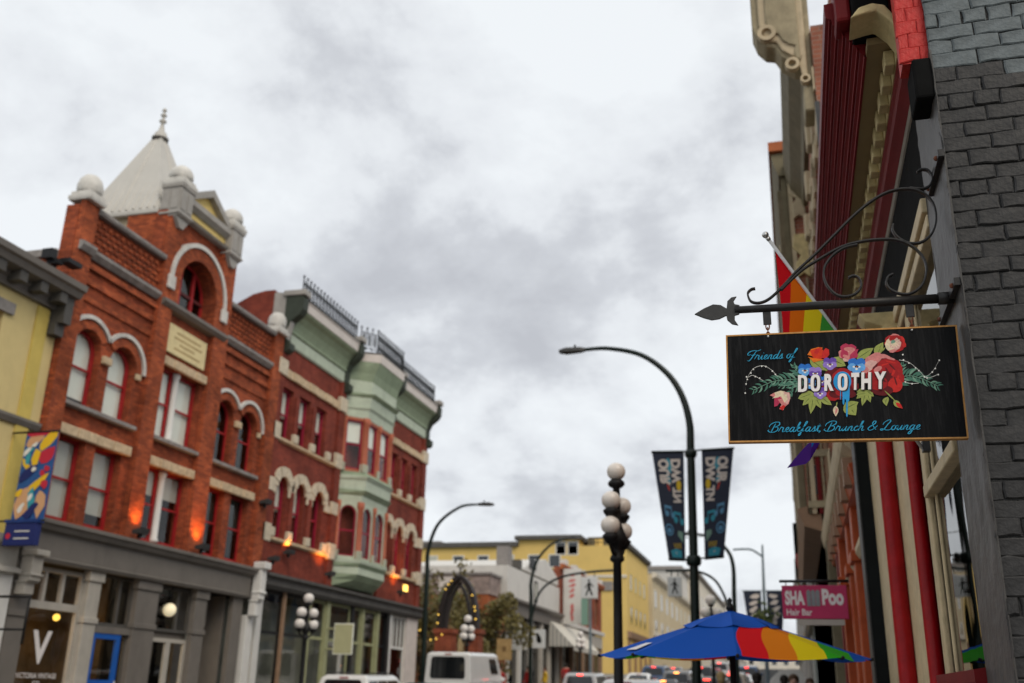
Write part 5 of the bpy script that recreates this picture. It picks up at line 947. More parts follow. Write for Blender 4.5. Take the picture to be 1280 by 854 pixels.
# blue paint ring with drips
ri=paint('paint_ring','drip_blue',circ((624,343),42,24,1.12))
for x,y0,y1,wd in ((646,370,512,5),(630,375,455,6),(652,372,440,7),(616,380,432,2.5),(640,365,430,9)): paint('paint_drip','drip_blue',[(x-wd,y0),(x+wd,y0),(x+wd*.7,y1-8),(x,y1),(x-wd*.7,y1-8)])
# lettering: DOROTHY
def sign_text(s,x0,x1,yt0,yb0,yt1,yb1,mat,dx=0,dy=0,bold=.03,name='lettering'):
    vs,fs=text_mesh(s,bold,6); ax=min(v[0] for v in vs); bx_=max(v[0] for v in vs); ay=min(v[1] for v in vs); by=max(v[1] for v in vs)
    LAY[0]+=.0003; P=[]
    for x,y in vs:
        a=(x-ax)/(bx_-ax); b=(y-ay)/(by-ay); top=lerp(yt0,yt1,a); bot=lerp(yb0,yb1,a); P.append(SF(*A(lerp(x0,x1,a)+dx,lerp(bot,top,b)+dy),LAY[0]+.0004))
    return MB().add(P,fs).build(name,mat,sp)
xs=[(414,458),(474,520),(539,583),(602,648),(665,702),(712,757),(772,826)]
for ch,(a,b) in zip('DOROTHY',xs):
    t0,t1=(a-414)/410,(b-414)/410; yt=lambda t:lerp(314,297,t); yb=lambda t:lerp(394,379,t)
    if ch in 'DO': 
        for k,(mt,dx,dy,w_) in enumerate((('letter_shadow',6,4,0),('letter_white',0,0,0))):
            W_=b-a; y0_,y1_=yt(t0),yb(t0); s=14.5; LAY[0]+=.0003
            if ch=='O': out=[(lerp(a,b,.5)+dx+W_/2*(abs(math.cos(t))**.75)*(1 if math.cos(t)>0 else -1),(y0_+y1_)/2+dy+(y1_-y0_)/2*(abs(math.sin(t))**.62)*(1 if math.sin(t)>0 else -1)) for t in [2*math.pi*i/32 for i in range(32)]]
            else: out=[(a+dx,y0_+dy),(a+dx+W_*.55,y0_+dy),(b+dx-5,y0_+dy+6),(b+dx,y0_+dy+18),(b+dx,y1_+dy-18),(b+dx-5,y1_+dy-6),(a+dx+W_*.55,y1_+dy),(a+dx,y1_+dy)]
            cx_,cy_=(a+b)/2+dx,(y0_+y1_)/2+dy; inn=[(cx_+(x-cx_)*(1-2*s/W_),cy_+(y-cy_)*(1-2*13/(y1_-y0_))) for x,y in out]
            MB().ext([A(*p) for p in out],LAY[0],LAY[0]+.0004,SF,[[A(*p) for p in inn]]).build('letter',mt,sp)
    else:
        sign_text(ch,a,b,yt(t0),yb(t0),yt(t1),yb(t1),'letter_shadow',6,4,.055,'letter'); sign_text(ch,a,b,yt(t0),yb(t0),yt(t1),yb(t1),'letter_white',0,0,.055,'letter')
# brush script, one pen stroke at a time
GL={'r':([[(0,.1),(.22,.95),(.30,1.08),(.42,.92),(.6,.92),(.58,.5),(.6,.12),(.72,0),(.9,.15)]],.86),'i':([[(0,.1),(.26,.98),(.22,.4),(.3,.0),(.55,.15)],[(.34,1.42),(.38,1.5)]],.5),
'e':([[(0,.15),(.35,.45),(.52,.78),(.4,1.0),(.18,.75),(.16,.3),(.36,0),(.7,.2)]],.66),'n':([[(0,.1),(.18,1),(.14,.5),(.12,0)],[(.13,.4),(.36,.9),(.54,.95),(.56,.6),(.52,.15),(.64,0),(.88,.15)]],.84),
'd':([[(.6,.85),(.38,1),(.12,.6),(.10,.2),(.28,0),(.5,.3),(.7,1.0),(.86,2.0)],[(.86,2.0),(.66,.5),(.68,.02),(.95,.15)]],.92),'s':([[(0,.1),(.26,.7),(.42,1.12),(.44,.7),(.5,.3),(.36,.0),(.12,.05)],[(.44,.06),(.72,.15)]],.68),
'o':([[(.42,1),(.15,.8),(.08,.3),(.28,0),(.52,.2),(.56,.7),(.42,1),(.56,.84),(.85,.95)]],.76),'f':([[(0,.1),(.4,1.2),(.62,2.0),(.5,2.2),(.36,1.6),(.14,-.3),(.0,-.85),(-.14,-.75),(.05,-.2),(.3,.1),(.6,.15)]],.62),
'a':([[(.6,.85),(.38,1),(.12,.6),(.10,.2),(.28,0),(.5,.3),(.68,1.0)],[(.68,1),(.58,.4),(.64,0),(.9,.15)]],.86),'k':([[(0,.1),(.34,1.4),(.44,2.05),(.3,1.9),(.16,.8),(.1,0)],[(.14,.4),(.44,1),(.54,.8),(.24,.48),(.5,.02),(.8,.15)]],.78),
't':([[(0,.1),(.32,1.6),(.2,.5),(.26,0),(.5,.15)],[(.02,1.12),(.55,1.18)]],.5),',':([[(.1,.1),(.1,-.08),(-.02,-.3)]],.34),'u':([[(0,.1),(.18,1),(.1,.4),(.22,0),(.46,.3),(.64,1)],[(.64,1),(.56,.4),(.64,0),(.88,.15)]],.84),
'c':([[(.55,.8),(.38,1),(.12,.6),(.12,.2),(.32,0),(.66,.2)]],.64),'h':([[(0,.1),(.34,1.4),(.44,2.05),(.3,1.9),(.16,.8),(.1,0)],[(.13,.4),(.36,.9),(.54,.95),(.56,.6),(.52,.15),(.64,0),(.88,.15)]],.84),
'g':([[(.6,.85),(.38,1),(.12,.6),(.10,.2),(.28,0),(.5,.3),(.68,1.0)],[(.68,1),(.5,-.3),(.3,-.9),(.06,-.8),(.3,-.3),(.9,.15)]],.84),
'F':([[(1.75,2.25),(1.3,2.0),(.7,2.1),(.1,1.85),(-.15,1.35),(.05,1.05),(.35,1.25)],[(1.15,2.05),(.85,1.1),(.6,.2),(.35,-.25),(.1,-.2)],[(.45,1.0),(1.15,1.12)]],1.15),
'B':([[(.62,1.85),(.45,.9),(.3,.05)],[(-.2,1.1),(-.05,1.7),(.5,2.15),(1.1,2.1),(1.2,1.6),(.85,1.2),(.55,1.1)],[(.55,1.1),(1.05,1.0),(1.15,.45),(.75,.0),(.2,-.02),(-.2,.25),(-.1,.5)]],1.32),
'L':([[(.05,1.15),(.2,1.75),(.75,2.2),(.98,1.9),(.7,1.2),(.42,.3),(.1,-.05),(-.1,.15),(.2,.25),(.7,0),(1.15,.05),(1.4,.35)]],1.3),'&':([[(1.15,.1),(.8,.6),(.45,1.4),(.55,1.95),(.82,1.9),(.75,1.4),(.2,.8),(.02,.35),(.3,0),(.75,.25),(1.2,1.0)]],1.35),' ':([],.5)}
def script(s,x0,y0,x1,y1,xh,pen,slant=.32):
    adv=sum(GL[c][1] for c in s); scl=(Vector((x1-x0,y1-y0)).length)/adv; d=Vector((x1-x0,y1-y0)).normalized(); cur=0
    LAY[0]+=.0004
    for c in s:
        for stv in GL[c][0]:
            P=[]
            for p in spline([(a,b,0) for a,b in stv],6):
                X=(cur+p.x)*scl+p.y*xh*slant; Yv=p.y*xh; P.append(Vector((x0,y0))+d*X+Vector((d.y,-d.x))*Yv)
            up=[];dn=[]
            for i,p in enumerate(P):
                t=(P[min(i+1,len(P)-1)]-P[max(i-1,0)]); t=t.normalized() if t.length>0 else Vector((1,0)); nr=Vector((-t.y,t.x)); w_=pen*(.55+.45*abs(t.y))*(.6+.4*min(1,4*min(i,len(P)-1-i)/len(P)))
                up.append(p+nr*w_); dn.append(p-nr*w_)
            vs=[SF(*A(*p),LAY[0]) for p in up]+[SF(*A(*p),LAY[0]) for p in dn]; n=len(up); LAY[0]+=.000004
            MB().add(vs,[(i,i+1,n+i+1,n+i) for i in range(n-1)]).build('script_stroke','script_blue',sp)
        cur+=GL[c][1]
script('Friends of',166,242,398,232,21,2.1); script('Breakfast, Brunch & Lounge',276,585,980,566,21,2.2)
MB().tube([SF(.62,-.02,.012),SF(.62,.12,.019)],.0012,5).build('drip_line','letter_shadow',sp)
for x in (.19,.815): MB().ball(SF(x,.025,.018),.006,8,5).build('screw_eye','steel',SG)
for x,zt,zb in ((-.030,3.262,3.142),(.580,3.252,3.128)):
    t=thing('hanging_chain','short rusty chain with plate carrying the sign near the '+('spear tip' if x<0 else 'brick pier'),'chain',(x,Yb,zb),'chains carrying the sign')
    bx('plate','forged',t,x-.018,x+.018,Yb-.004,Yb+.004,zt-.065,zt,XYZ,.003)
    for i in range(3):
        zc=zt-.072-i*.022; vert=i%2
        P=[(x+(0 if vert else .008*math.cos(a)),Yb+(.008*math.cos(a) if vert else 0),zc+.017*math.sin(a)) for a in [2*math.pi*k/12 for k in range(13)]]; MB().tube(P,.0032,6,False).build('link','rusty',t)
# ================= rainbow flag
fl=thing('rainbow_flag','rainbow striped flag hanging from the angled white pole behind the sign','flag',(.72,5.6,2.7))
pa,pb=Vector((.004,5.2,3.985)),Vector((.735,5.72,2.90))
m=MB(); m_,t_,b_=nm('rainbow_cloth'); uvn=t_.nodes.new('ShaderNodeUVMap'); sx_=t_.nodes.new('ShaderNodeSeparateXYZ'); t_.links.new(uvn.outputs[0],sx_.inputs[0]); cr_=t_.nodes.new('ShaderNodeValToRGB'); cr_.color_ramp.interpolation='CONSTANT'; t_.links.new(sx_.outputs[0],cr_.inputs[0])
rain=[(.72,.012,.02),(.88,.18,.01),(.90,.70,.02),(.06,.34,.05),(.015,.20,.62),(.08,.02,.24)]
for i,c in enumerate(rain):
    el=cr_.color_ramp.elements[i] if i<2 else cr_.color_ramp.elements.new(i/6); el.position=i/6; el.color=c+(1,)
t_.links.new(cr_.outputs[0],b_.inputs['Base Color']); b_.inputs['Roughness'].default_value=.8; b_.inputs['Specular IOR Level'].default_value=.1
tl_=t_.nodes.new('ShaderNodeBsdfTranslucent'); ms_=t_.nodes.new('ShaderNodeMixShader'); ms_.inputs[0].default_value=.45; t_.links.new(cr_.outputs[0],tl_.inputs[0]); t_.links.new(b_.outputs[0],ms_.inputs[1]); t_.links.new(tl_.outputs[0],ms_.inputs[2]); t_.links.new(ms_.outputs[0],t_.nodes['Material Output'].inputs[0])
NS,NT=44,40; vs=[];uv=[]
for i in range(NS+1):
    s=i/NS; p=pa.lerp(pb,.04+s*.62)
    for j in range(NT+1):
        t=j/NT; top=p; sm=max(0,min(1,(s-.79)/.08)); zb=lerp(2.97,2.775,sm)+.012*math.sin(s*9); xb=lerp(.03+.16*s,.14-.12*max(0,(s-.86)/.14),sm)+.012*math.sin(s*14+1)
        e2=t**.85; x=lerp(top.x,xb,e2**1.15 if s>.2 else e2); z=lerp(top.z,zb,t); y=top.y-.04*s+math.sin(s*11+t*3)*.05*t*(1-.3*t)+.02
        x+=.018*math.sin(s*13+t*5)*t; vs.append((x,y,z)); uv.append((s*.999,t))
fs=[(i*(NT+1)+j,(i+1)*(NT+1)+j,(i+1)*(NT+1)+j+1,i*(NT+1)+j+1) for i in range(NS) for j in range(NT)]
me=bpy.data.meshes.new('cloth'); me.from_pydata(vs,[],fs); me.materials.append(MAT['rainbow_cloth']); ul=me.uv_layers.new(name='UVMap')
for lp in me.loops: ul.data[lp.index].uv=uv[lp.vertex_index]
me.polygons.foreach_set('use_smooth',[True]*len(fs)); o=bpy.data.objects.new('cloth',me); col.objects.link(o); attach(o,fl)
MB().tube([pa,pb],.0095,10).build('pole','pole_white',fl); d=(pa-pb).normalized(); MB().tube([pa,pa+d*.02],.012,8).ball(pa+d*.036,.019,10,7).build('finial','steel',fl); bx('holder','forged_grey',fl,.735,.775,5.70,5.75,2.88,2.94)
# ================= umbrella
M('umb_pole',(.02,.02,.02),.5)
um=thing('rainbow_umbrella','large blue patio umbrella with red orange yellow green stripes over the pavement','umbrella',(-.5,8.8,.07))
m_,t_,b_=nm('umbrella_cloth'); n=t_.nodes.new; l=t_.links.new
co=n('ShaderNodeTexCoord'); s_=n('ShaderNodeSeparateXYZ'); l(co.outputs['Object'],s_.inputs[0]); 
# stripes wave as they run outwards
wv=n('ShaderNodeMath'); wv.operation='SINE'; mu=n('ShaderNodeMath'); mu.operation='MULTIPLY'; mu.inputs[1].default_value=16; l(s_.outputs[2],mu.inputs[0]); l(mu.outputs[0],wv.inputs[0]); m2_=n('ShaderNodeMath'); m2_.operation='MULTIPLY_ADD'; m2_.inputs[1].default_value=.030; l(wv.outputs[0],m2_.inputs[0]); far=n('ShaderNodeMath'); far.operation='GREATER_THAN'; far.inputs[1].default_value=8.85; l(s_.outputs[1],far.inputs[0]); mir=n('ShaderNodeMath'); mir.operation='SUBTRACT'; mir.inputs[0].default_value=-1.04; l(s_.outputs[0],mir.inputs[1]); xm=n('ShaderNodeMix'); l(far.outputs[0],xm.inputs[0]); l(s_.outputs[0],xm.inputs[2]); l(mir.outputs[0],xm.inputs[3]); l(xm.outputs[0],m2_.inputs[2])
mr=n('ShaderNodeMapRange'); mr.inputs[1].default_value=-.5; mr.inputs[2].default_value=.62; l(m2_.outputs[0],mr.inputs[0]); cr_=n('ShaderNodeValToRGB'); cr_.color_ramp.interpolation='CONSTANT'; l(mr.outputs[0],cr_.inputs[0])
for i,(x,c) in enumerate(((-.5,(.003,.085,.46)),(-.425,(.86,.004,.010)),(-.235,(.90,.24,.003)),(-.03,(.90,.68,.004)),(.185,(.035,.42,.012)),(.39,(.004,.09,.48)),(.495,(.24,.01,.14)))):
    ps_=max(0,min(1,(x+.5)/1.12)); el=cr_.color_ramp.elements[0] if i==0 else cr_.color_ramp.elements.new(ps_) ; el.position=ps_; el.color=c+(1,)
cr_.color_ramp.elements.remove(cr_.color_ramp.elements[-1])
l(cr_.outputs[0],b_.inputs['Base Color']); b_.inputs['Roughness'].default_value=.75; b_.inputs['Specular IOR Level'].default_value=.1
tl_=n('ShaderNodeBsdfTranslucent'); ms_=n('ShaderNodeMixShader'); ms_.inputs[0].default_value=.12; l(cr_.outputs[0],tl_.inputs[0]); l(b_.outputs[0],ms_.inputs[1]); l(tl_.outputs[0],ms_.inputs[2]); l(ms_.outputs[0],t_.nodes['Material Output'].inputs[0])
UC=Vector((-.52,8.85,0)); 
ang=[R_(a) for a in (180+8,180+8+45+8,270+28,342,18,62,118,152)]
RX,RY=1.105,1.0; zt,zr=2.25,1.905
def uv3(a,t,sag=0.): return Vector((UC.x+RX*t*math.cos(a),UC.y+RY*t*math.sin(a),lerp(zt,zr,t**1.06)-sag+.022*t*math.sin(a)))
tips=8
for k in range(tips):
    a0=2*math.pi*k/tips+R_(5); a1=a0+2*math.pi/tips; m=MB(); n_=10; q=8; vs=[]
    for i in range(n_+1):
        t=lerp(.26,1,i/n_)
        for j in range(q+1):
            u=j/q; p=uv3(a0,t).lerp(uv3(a1,t),u); p.z-=.028*t*math.sin(math.pi*u); vs.append(p)
    m.add(vs,[(i*(q+1)+j,i*(q+1)+j+1,(i+1)*(q+1)+j+1,(i+1)*(q+1)+j) for i in range(n_) for j in range(q)],0,True); pn=m.build('canopy_panel','umbrella_cloth',um)
    MB().tube([uv3(a0,.05)-Vector((0,0,.02)),uv3(a0,.6)-Vector((0,0,.02)),uv3(a0,1.0)-Vector((0,0,.012))],.009,6).build('rib','umb_pole',um); MB().ball(uv3(a0,1.005),.014,8,5).build('rib_tip','umb_pole',um)
    MB().tube([(UC.x,UC.y,1.93),uv3(a0,.55)-Vector((0,0,.03))],.007,6).build('stretcher','umb_pole',um)
    vv=[]; 
    for i in range(4):
        t=lerp(.0,.36,i/3)
        for j in range(5): u=j/4; p=uv3(a0,t).lerp(uv3(a1,t),u); p.z+=.022-.02*math.sin(math.pi*u)*(t/.36)+(.008 if i<3 else -.014*random.random()); vv.append(p)
    M('umb_blue',(.003,.085,.46),.75,.08,6) if 'umb_blue' not in MAT else 0
    MB().add(vv,[(i*5+j,i*5+j+1,(i+1)*5+j+1,(i+1)*5+j) for i in range(3) for j in range(4)],0,True).build('vent_cap','umb_blue',um)
MB().tube([(UC.x,UC.y,g(9)),(UC.x,UC.y,2.27)],.026,12).build('pole','umb_pole',um); MB().ball((UC.x,UC.y,2.295),.03,10,7).lathe([(.035,0),(.03,.02),(.012,.05),(.02,.075),(1e-4,.1)],(UC.x,UC.y,2.29),10).build('finial','umb_pole',um); MB().lathe([(.3,0),(.3,.05),(.1,.09),(.05,.35)],(UC.x,UC.y,g(9)),18).build('base','umb_pole',um)
c0,c1=uv3(R_(185),.86),uv3(R_(230),.86)
d0,d1=uv3(R_(185),.70),uv3(R_(230),.70); up=Vector((0,0,-.008))
MB().patch(c0.lerp(c1,.30)+up,c0.lerp(c1,.62)+up,d0.lerp(d1,.55)+up,d0.lerp(d1,.30)+up).build('printed_patch','letter_white',um)
# ================= lamps
def globe_lamp(name,label,loc,globe='globe_white',top=4.2,sc_=1.,rot=0.):
    t=thing(name,label,'street lamp',loc,'five-globe lamp standards'); x,y,z=loc
    MB().lathe([(.24,0),(.24,.25),(.17,.3),(.15,.7),(.10,.8),(.07,.9),(.062,2.4),(.058,top-1.45),(.10,top-1.42),(.10,top-1.38),(.075,top-1.34),(.075,top-1.25),(.12,top-1.2),(.15,top-1.12),(.10,top-1.02),(.06,top-.9),(.05,top-.42),(.09,top-.40),(.12,top-.37),(.115,top-.33),(.07,top-.29)],(x,y,z),12).build('post','iron_black',t)
    MB().ball((x,y,z+top-.18),.165*sc_,18,12,sz=.96).build('globe',globe,t)
    for k in range(4):
        lowr=k>1; a=rot+(k%2)*math.pi; rr_=.29 if lowr else .25; dx,dy=math.cos(a)*rr_,math.sin(a)*rr_; zc=z+top-.18-(.80 if lowr else .45)
        MB().tube([(x,y,zc-.36),(x+dx*.6,y+dy*.6,zc-.36),(x+dx,y+dy,zc-.27),(x+dx,y+dy,zc-.18)],.028,8).lathe([(.05,-.25),(.10,-.18),(.115,-.145),(.08,-.11)],(x+dx,y+dy,zc),12).build('arm','iron_black',t); MB().ball((x+dx,y+dy,zc),.165*sc_,18,12,sz=.96).build('globe',globe,t)
    return t
globe_lamp('globe_lamp','near five-globe street lamp with dusky globes on black post by the banners',(-2.30,13.8,g(13.8)),'globe',4.74-g(13.8),.80,R_(262))
globe_lamp('globe_lamp','five-globe street lamp in front of the olive shop windows',(-14.95,29.9,g(29.9)),'globe_white',4.42-g(30),1.,R_(250)); globe_lamp('globe_lamp','five-globe street lamp in front of the brick arch posts',(-15.0,46.8,g(46.8)),'globe_white',4.95-g(46.8),1.15,R_(250)); globe_lamp('globe_lamp','five-globe street lamp by the striped awning',(-15.0,73.5,g(73.5)),'globe_white',5.75-g(73.5),1.3,R_(250)); globe_lamp('globe_lamp','five-globe lamp with brown globes just above the umbrella top',(-2.95,38.5,g(38.5)),'globe',5.1-g(38.5),1.2,R_(215))
def street_light(label,base,armpts,r=.1,mat='iron_green',head=True,z0=None):
    t=thing('street_light',label,'street light',base,'tall street lights with curved arms'); x,y,z=base
    P=spline([(x,y,z+.0)]+[(a,y,b) for a,b in armpts],8); n=len(P)
    MB().tube(P,[lerp(r,r*.42,i/(n-1)) for i in range(n)],12).lathe([(r*2.2,0),(r*2.2,.3),(r*1.3,.5),(r*1.1,.55)],(x,y,z),12).build('pole',mat,t)
    if head:
        e=P[-1]; s=-1 if armpts[-1][0]<armpts[0][0] else 1
        m=MB(); vs=[]
        for i,(dx,wy,zt_,zb) in enumerate(((0,.05,.05,-.05),(.15,.11,.07,-.06),(.55,.16,.07,-.07),(.75,.09,.03,-.05))):
            for yy,zz2 in ((-wy,zb),(wy,zb),(wy*.7,zt_),(-wy*.7,zt_)): vs.append((e.x+s*dx,e.y+yy,e.z+zz2))
        m.add(vs,[(i*4+k,i*4+(k+1)%4,i*4+4+(k+1)%4,i*4+4+k) for i in range(3) for k in range(4)]+[(0,1,2,3),(12,13,14,15)]); m.build('lamp_head','forged_grey',t,.02); MB().tube([(e.x+s*.3,e.y,e.z+.06),(e.x+s*.3,e.y,e.z+.16)],.03,6).build('photocell','iron_black',t)
    return t
sl=street_light('tall dark street light carrying the pair of music banners',(-2.40,25.7,g(25.7)),[(-2.345,4.8),(-2.32,7.5),(-2.33,8.4),(-2.54,9.206),(-2.95,9.835),(-3.6,10.33),(-4.468,10.56),(-5.1,10.57)],.12)
MB().lathe([(.16,-.12),(.19,-.05),(.19,.05),(.16,.12)],(-2.345,25.7,4.78),12).lathe([(.13,-.1),(.16,-.04),(.16,.04),(.13,.1)],(-2.32,25.7,7.52),12).build('collar','iron_green',sl)
# banners (flat printed cloth): right one reads down, left one is the same print seen from behind
M('ban_dark',(.028,.034,.055),.7,.12,3,0); M('ban_text',(.62,.55,.50),.7,.05,5,0); M('ban_teal',(.04,.27,.36),.7,.08,5,0); M('ban_blue',(.10,.26,.42),.7,.08,5,0); M('ban_gold',(.62,.42,.03),.7,.06,5,0); M('ban_red',(.5,.06,.04),.7,.06,5,0); M('ban_green',(.18,.30,.24),.7,.08,5,0)
def banner(label,mirror):
    cs={False:((-2.04,7.60),(-1.225,7.62),(-1.60,4.87),(-2.07,4.83)),True:((-2.50,7.58),(-3.326,7.60),(-2.968,4.82),(-2.55,4.80))}[mirror]
    def BF(u,v,w):  # u 0 at the pole side, v 0 bottom
        t0=lerp(cs[0][0],cs[1][0],u); t1=lerp(cs[3][0],cs[2][0],u); return (lerp(t1,t0,v),25.7-w,lerp(lerp(cs[3][1],cs[2][1],u),lerp(cs[0][1],cs[1][1],u),v))
    t=thing('lamp_post_banner',label,'banner',(cs[3][0],25.7,cs[3][1]),'music banners on the lamp post'); MB().ext(rect(0,1,0,1),-.008,0,BF).build('cloth','ban_dark',t)
    for v in (0,1): bx('hem','store_black',t,0,1,v-.012,v+.012,-.012,.006,BF); MB().tube([(-2.33,25.7,BF(0,v,0)[2]),BF(1.03,v,0)],.022,6).build('arm','iron_green',t)
    MB().tube([(-2.34,25.7,BF(0,.2,0)[2]),BF(0,.2,0)],.012,5).build('tie','steel',t)
    TB=lambda u,v,w:BF(u,v,w)
    text_part('lettering','OUR',TB,.50,.86,.68,.93,.006,'ban_text',t,.05,-90); text_part('lettering','DW',TB,.12,.44,.70,.93,.006,'ban_text',t,.05,-90); text_part('lettering','TN',TB,.12,.44,.52,.66,.006,'ban_text',t,.05,-90)
    def S(P,mt,w=.004): MB().sheet(P,w,TB).build('printed_shape',mt,t)
    S(circ((.2,.68),.09,10,.55),'ban_gold',.009); S(blob(.5,.87,.1,.06,.3),'ban_teal',.003); S(blob(.55,.75,.08,.04,.3),'ban_teal',.003); S(blob(.58,.66,.06,.02,.6),'ban_red',.003)
    for (u,v,s,mt) in ((.63,.43,1.,'ban_blue'),(.26,.37,1.1,'ban_teal')):
        S(circ((u-.13*s,v-.03),.08*s,8,.35),mt); S(circ((u+.12*s,v-.01),.08*s,8,.35),mt); S(rect(u-.08*s,u-.045*s,v-.03,v+.05),mt,.005); S(rect(u+.165*s,u+.2*s,v-.01,v+.06),mt,.005); S([(u-.08*s,v+.03),(u+.2*s,v+.045),(u+.2*s,v+.07),(u-.08*s,v+.055)],mt,.0055)
    MB().ext(circ((.74,.27),.2,14,.27),.003,.005,TB,[circ((.74,.27),.15,14,.27)]).build('printed_shape','ban_blue',t); S(circ((.74,.265),.1,8,.25),'ban_blue',.006); S([(.1,.15),(.35,.22),(.33,.26),(.1,.25)],'ban_green'); 
    for i in range(4): S([(.22+i*.1,.10),(.25+i*.1,.10),(.27+i*.11,.15),(.23+i*.11,.15)],'ban_gold')
    S([(.2,.02),(.75,.02),(.8,.08),(.5,.10),(.2,.08)],'ban_teal',.0045); S([(.45,.05),(.55,.06),(.5,.07)],'ban_text',.006)
banner('dark blue music banner lettered OUR DWTN reading downwards on the lamp post',False); banner('dark blue music banner whose OUR DWTN lettering shows back to front',True)
street_light('tall dark street light at the corner of the red brick building',(-15.0,41,g(41)),[(-15.05,6.0),(-15.05,7.2),(-14.64,8.36),(-13.69,9.06),(-12.9,9.16)],.11)
s3=street_light('dark street light and crossing-signal mast in front of the white building',(-15.0,59,g(59)),[(-15.02,6.5),(-15.03,7.8),(-14.66,9.04),(-13.78,9.98),(-12.8,10.3)],.13)
P=spline([(-15,59,5.6),(-14.48,59,7.17),(-13.27,59,8.0),(-11.34,59,8.32),(-9.6,59,8.4)],6); MB().tube(P,.07,8).build('mast_arm','iron_green',s3)
s4=street_light('slender street light above the umbrella with mast arm for the crossing sign',(-2.45,44,g(44)),[(-2.40,5.1),(-2.38,6.9),(-2.71,7.64),(-3.2,8.02),(-3.9,8.2)],.11); MB().tube(spline([(-2.45,44,4.6),(-2.62,44,5.1),(-3.11,44,6.17),(-3.94,44,6.6),(-5.23,44,6.62)],6),.055,8).build('mast_arm','iron_green',s4)
M('pole_slate',(.16,.20,.22),.5)
s5=street_light('distant grey street light with short banners beside the pink sign',(-1.7,60,g(60)),[(-1.6,6.4),(-1.52,9.9)],.13,'pole_slate',False); MB().tube(spline([(-1.52,60,9.2),(-2.1,60,9.6),(-2.6,60,9.66),(-3.2,60,9.64)],5),.06,8).build('arm','pole_slate',s5)
for sgn,lab in ((-1,'left one of the small faded banners on the distant grey street light'),(1,'right one of the small faded banners on the distant grey street light')):
    t=thing('lamp_post_banner',lab,'banner',(-1.6+sgn*.6,60,5.4),'small banners on the distant lamp'); X=-1.6; MB().ext([(X+sgn*.15,7.3),(X+sgn*1.15,7.3),(X+sgn*.85,4.6),(X+sgn*.15,4.6)],-.02,0,CF(60)).build('cloth','ban_dark',t)
    for k in range(5): MB().sheet(blob(X+sgn*(.5+.05*k%.2),7.0-k*.36,.26,.12,.3*k),.004,CF(60)).build('printed_shape','ban_text',t)
    MB().tube([(X,60,7.3),(X+sgn*1.2,60,7.3)],.03,5).build('arm','pole_slate',t)
hb_=thing('hanging_basket','dark trailing flower basket on the distant grey street light','planter',(-1.7,59.6,5.2)); m=MB()
for i in range(160): q=Vector((random.gauss(0,.3),random.gauss(0,.3),random.gauss(0,.42))); m.ball((-1.62+q.x,59.6+q.y,5.5+q.z),.09,4,3)
m.build('foliage','leaf_green',hb_); MB().tube([(-1.55,59.9,6.3),(-1.62,59.6,6.25),(-1.62,59.6,5.6)],.03,5).build('hook','iron_black',hb_)
M('walk_white',(.62,.63,.62),.5,.04,3,0); M('walk_grey',(.38,.40,.41),.5,.04,3,0)
def ped(label,x0,x1,z0,z1,Y,mt,flip=1):
    t=thing('crossing_sign',label,'sign',((x0+x1)/2,Y,z0),'walking figure crossing signs'); c=CF(Y); bx('panel',mt,t,x0,x1,z0,z1,-.05,.05,c,.02); bx('rim','white_far',t,x0-.03,x1+.03,z0-.03,z1+.03,-.04,.03,c)
    W_,H_=x1-x0,z1-z0; q=lambda L:[(x0+W_*(.5+flip*(u-.5)),z0+H_*v) for u,v in L]
    S=lambda L:MB().sheet(q(L),.054,c).build('figure','store_black',t)
    S(circ((.5,.83),.07,10)); S([(.42,.74),(.58,.75),(.60,.45),(.42,.45)]); S([(.42,.47),(.54,.47),(.36,.12),(.26,.12)]); S([(.48,.47),(.6,.47),(.74,.14),(.64,.12)]); S([(.44,.73),(.45,.66),(.28,.46),(.23,.5)]); S([(.56,.74),(.57,.66),(.76,.52),(.79,.58)])
    for x in (x0+.15,x1-.15): MB().tube([(x,Y,z1),(x,Y,z1+.32)],.03,6).build('hanger','iron_green',t)
ped('white crossing sign with black walking figure on the mast near the brick building',-11.97,-11.02,6.80,7.99,58.9,'walk_white'); ped('grey crossing sign with black walking figure behind the banner lamp post',-5.13,-4.55,5.55,6.36,43.9,'walk_grey',-1)
t=thing('crossing_sign','small white walking figure sign low on the mast by the white building','sign',(-13.6,58.7,4.1),'small street signs by the mast'); bx('panel','walk_white',t,-14.85,-14.05,3.95,5.0,-.03,.03,CF(58.7),.02); MB().sheet(blob(-14.45,4.5,.14,.3,.3),.034,CF(58.7)).build('figure','store_black',t); MB().tube([(-14.95,58.7,4.5),(-14.85,58.7,4.5)],.03,5).build('hanger','iron_black',t)
t=thing('street_name_sign','pair of white street name blades on the mast by the white building','sign',(-15.5,58.7,4.1)); bx('panel','walk_white',t,-16.9,-15.1,4.25,4.75,-.03,.03,CF(58.7),.02); bx('panel','walk_white',t,-16.5,-15.15,3.85,4.2,-.03,.03,CF(58.72),.02)
street_light('plain pale grey pole with a small banner beside the far crossing sign',(-14.95,77,g(77)),[(-14.95,7.5),(-14.95,9.6)],.13,'pole_slate',False)
t=thing('lamp_post_banner','small grey-green banner on the plain grey pole by the brick building','banner',(-15.5,77,6.4)); bx('cloth','ban_green',t,-15.65,-15.1,76.98,77,6.4,8.6); MB().tube([(-14.95,77,8.6),(-15.7,77,8.6)],.03,5).build('arm','pole_slate',t)
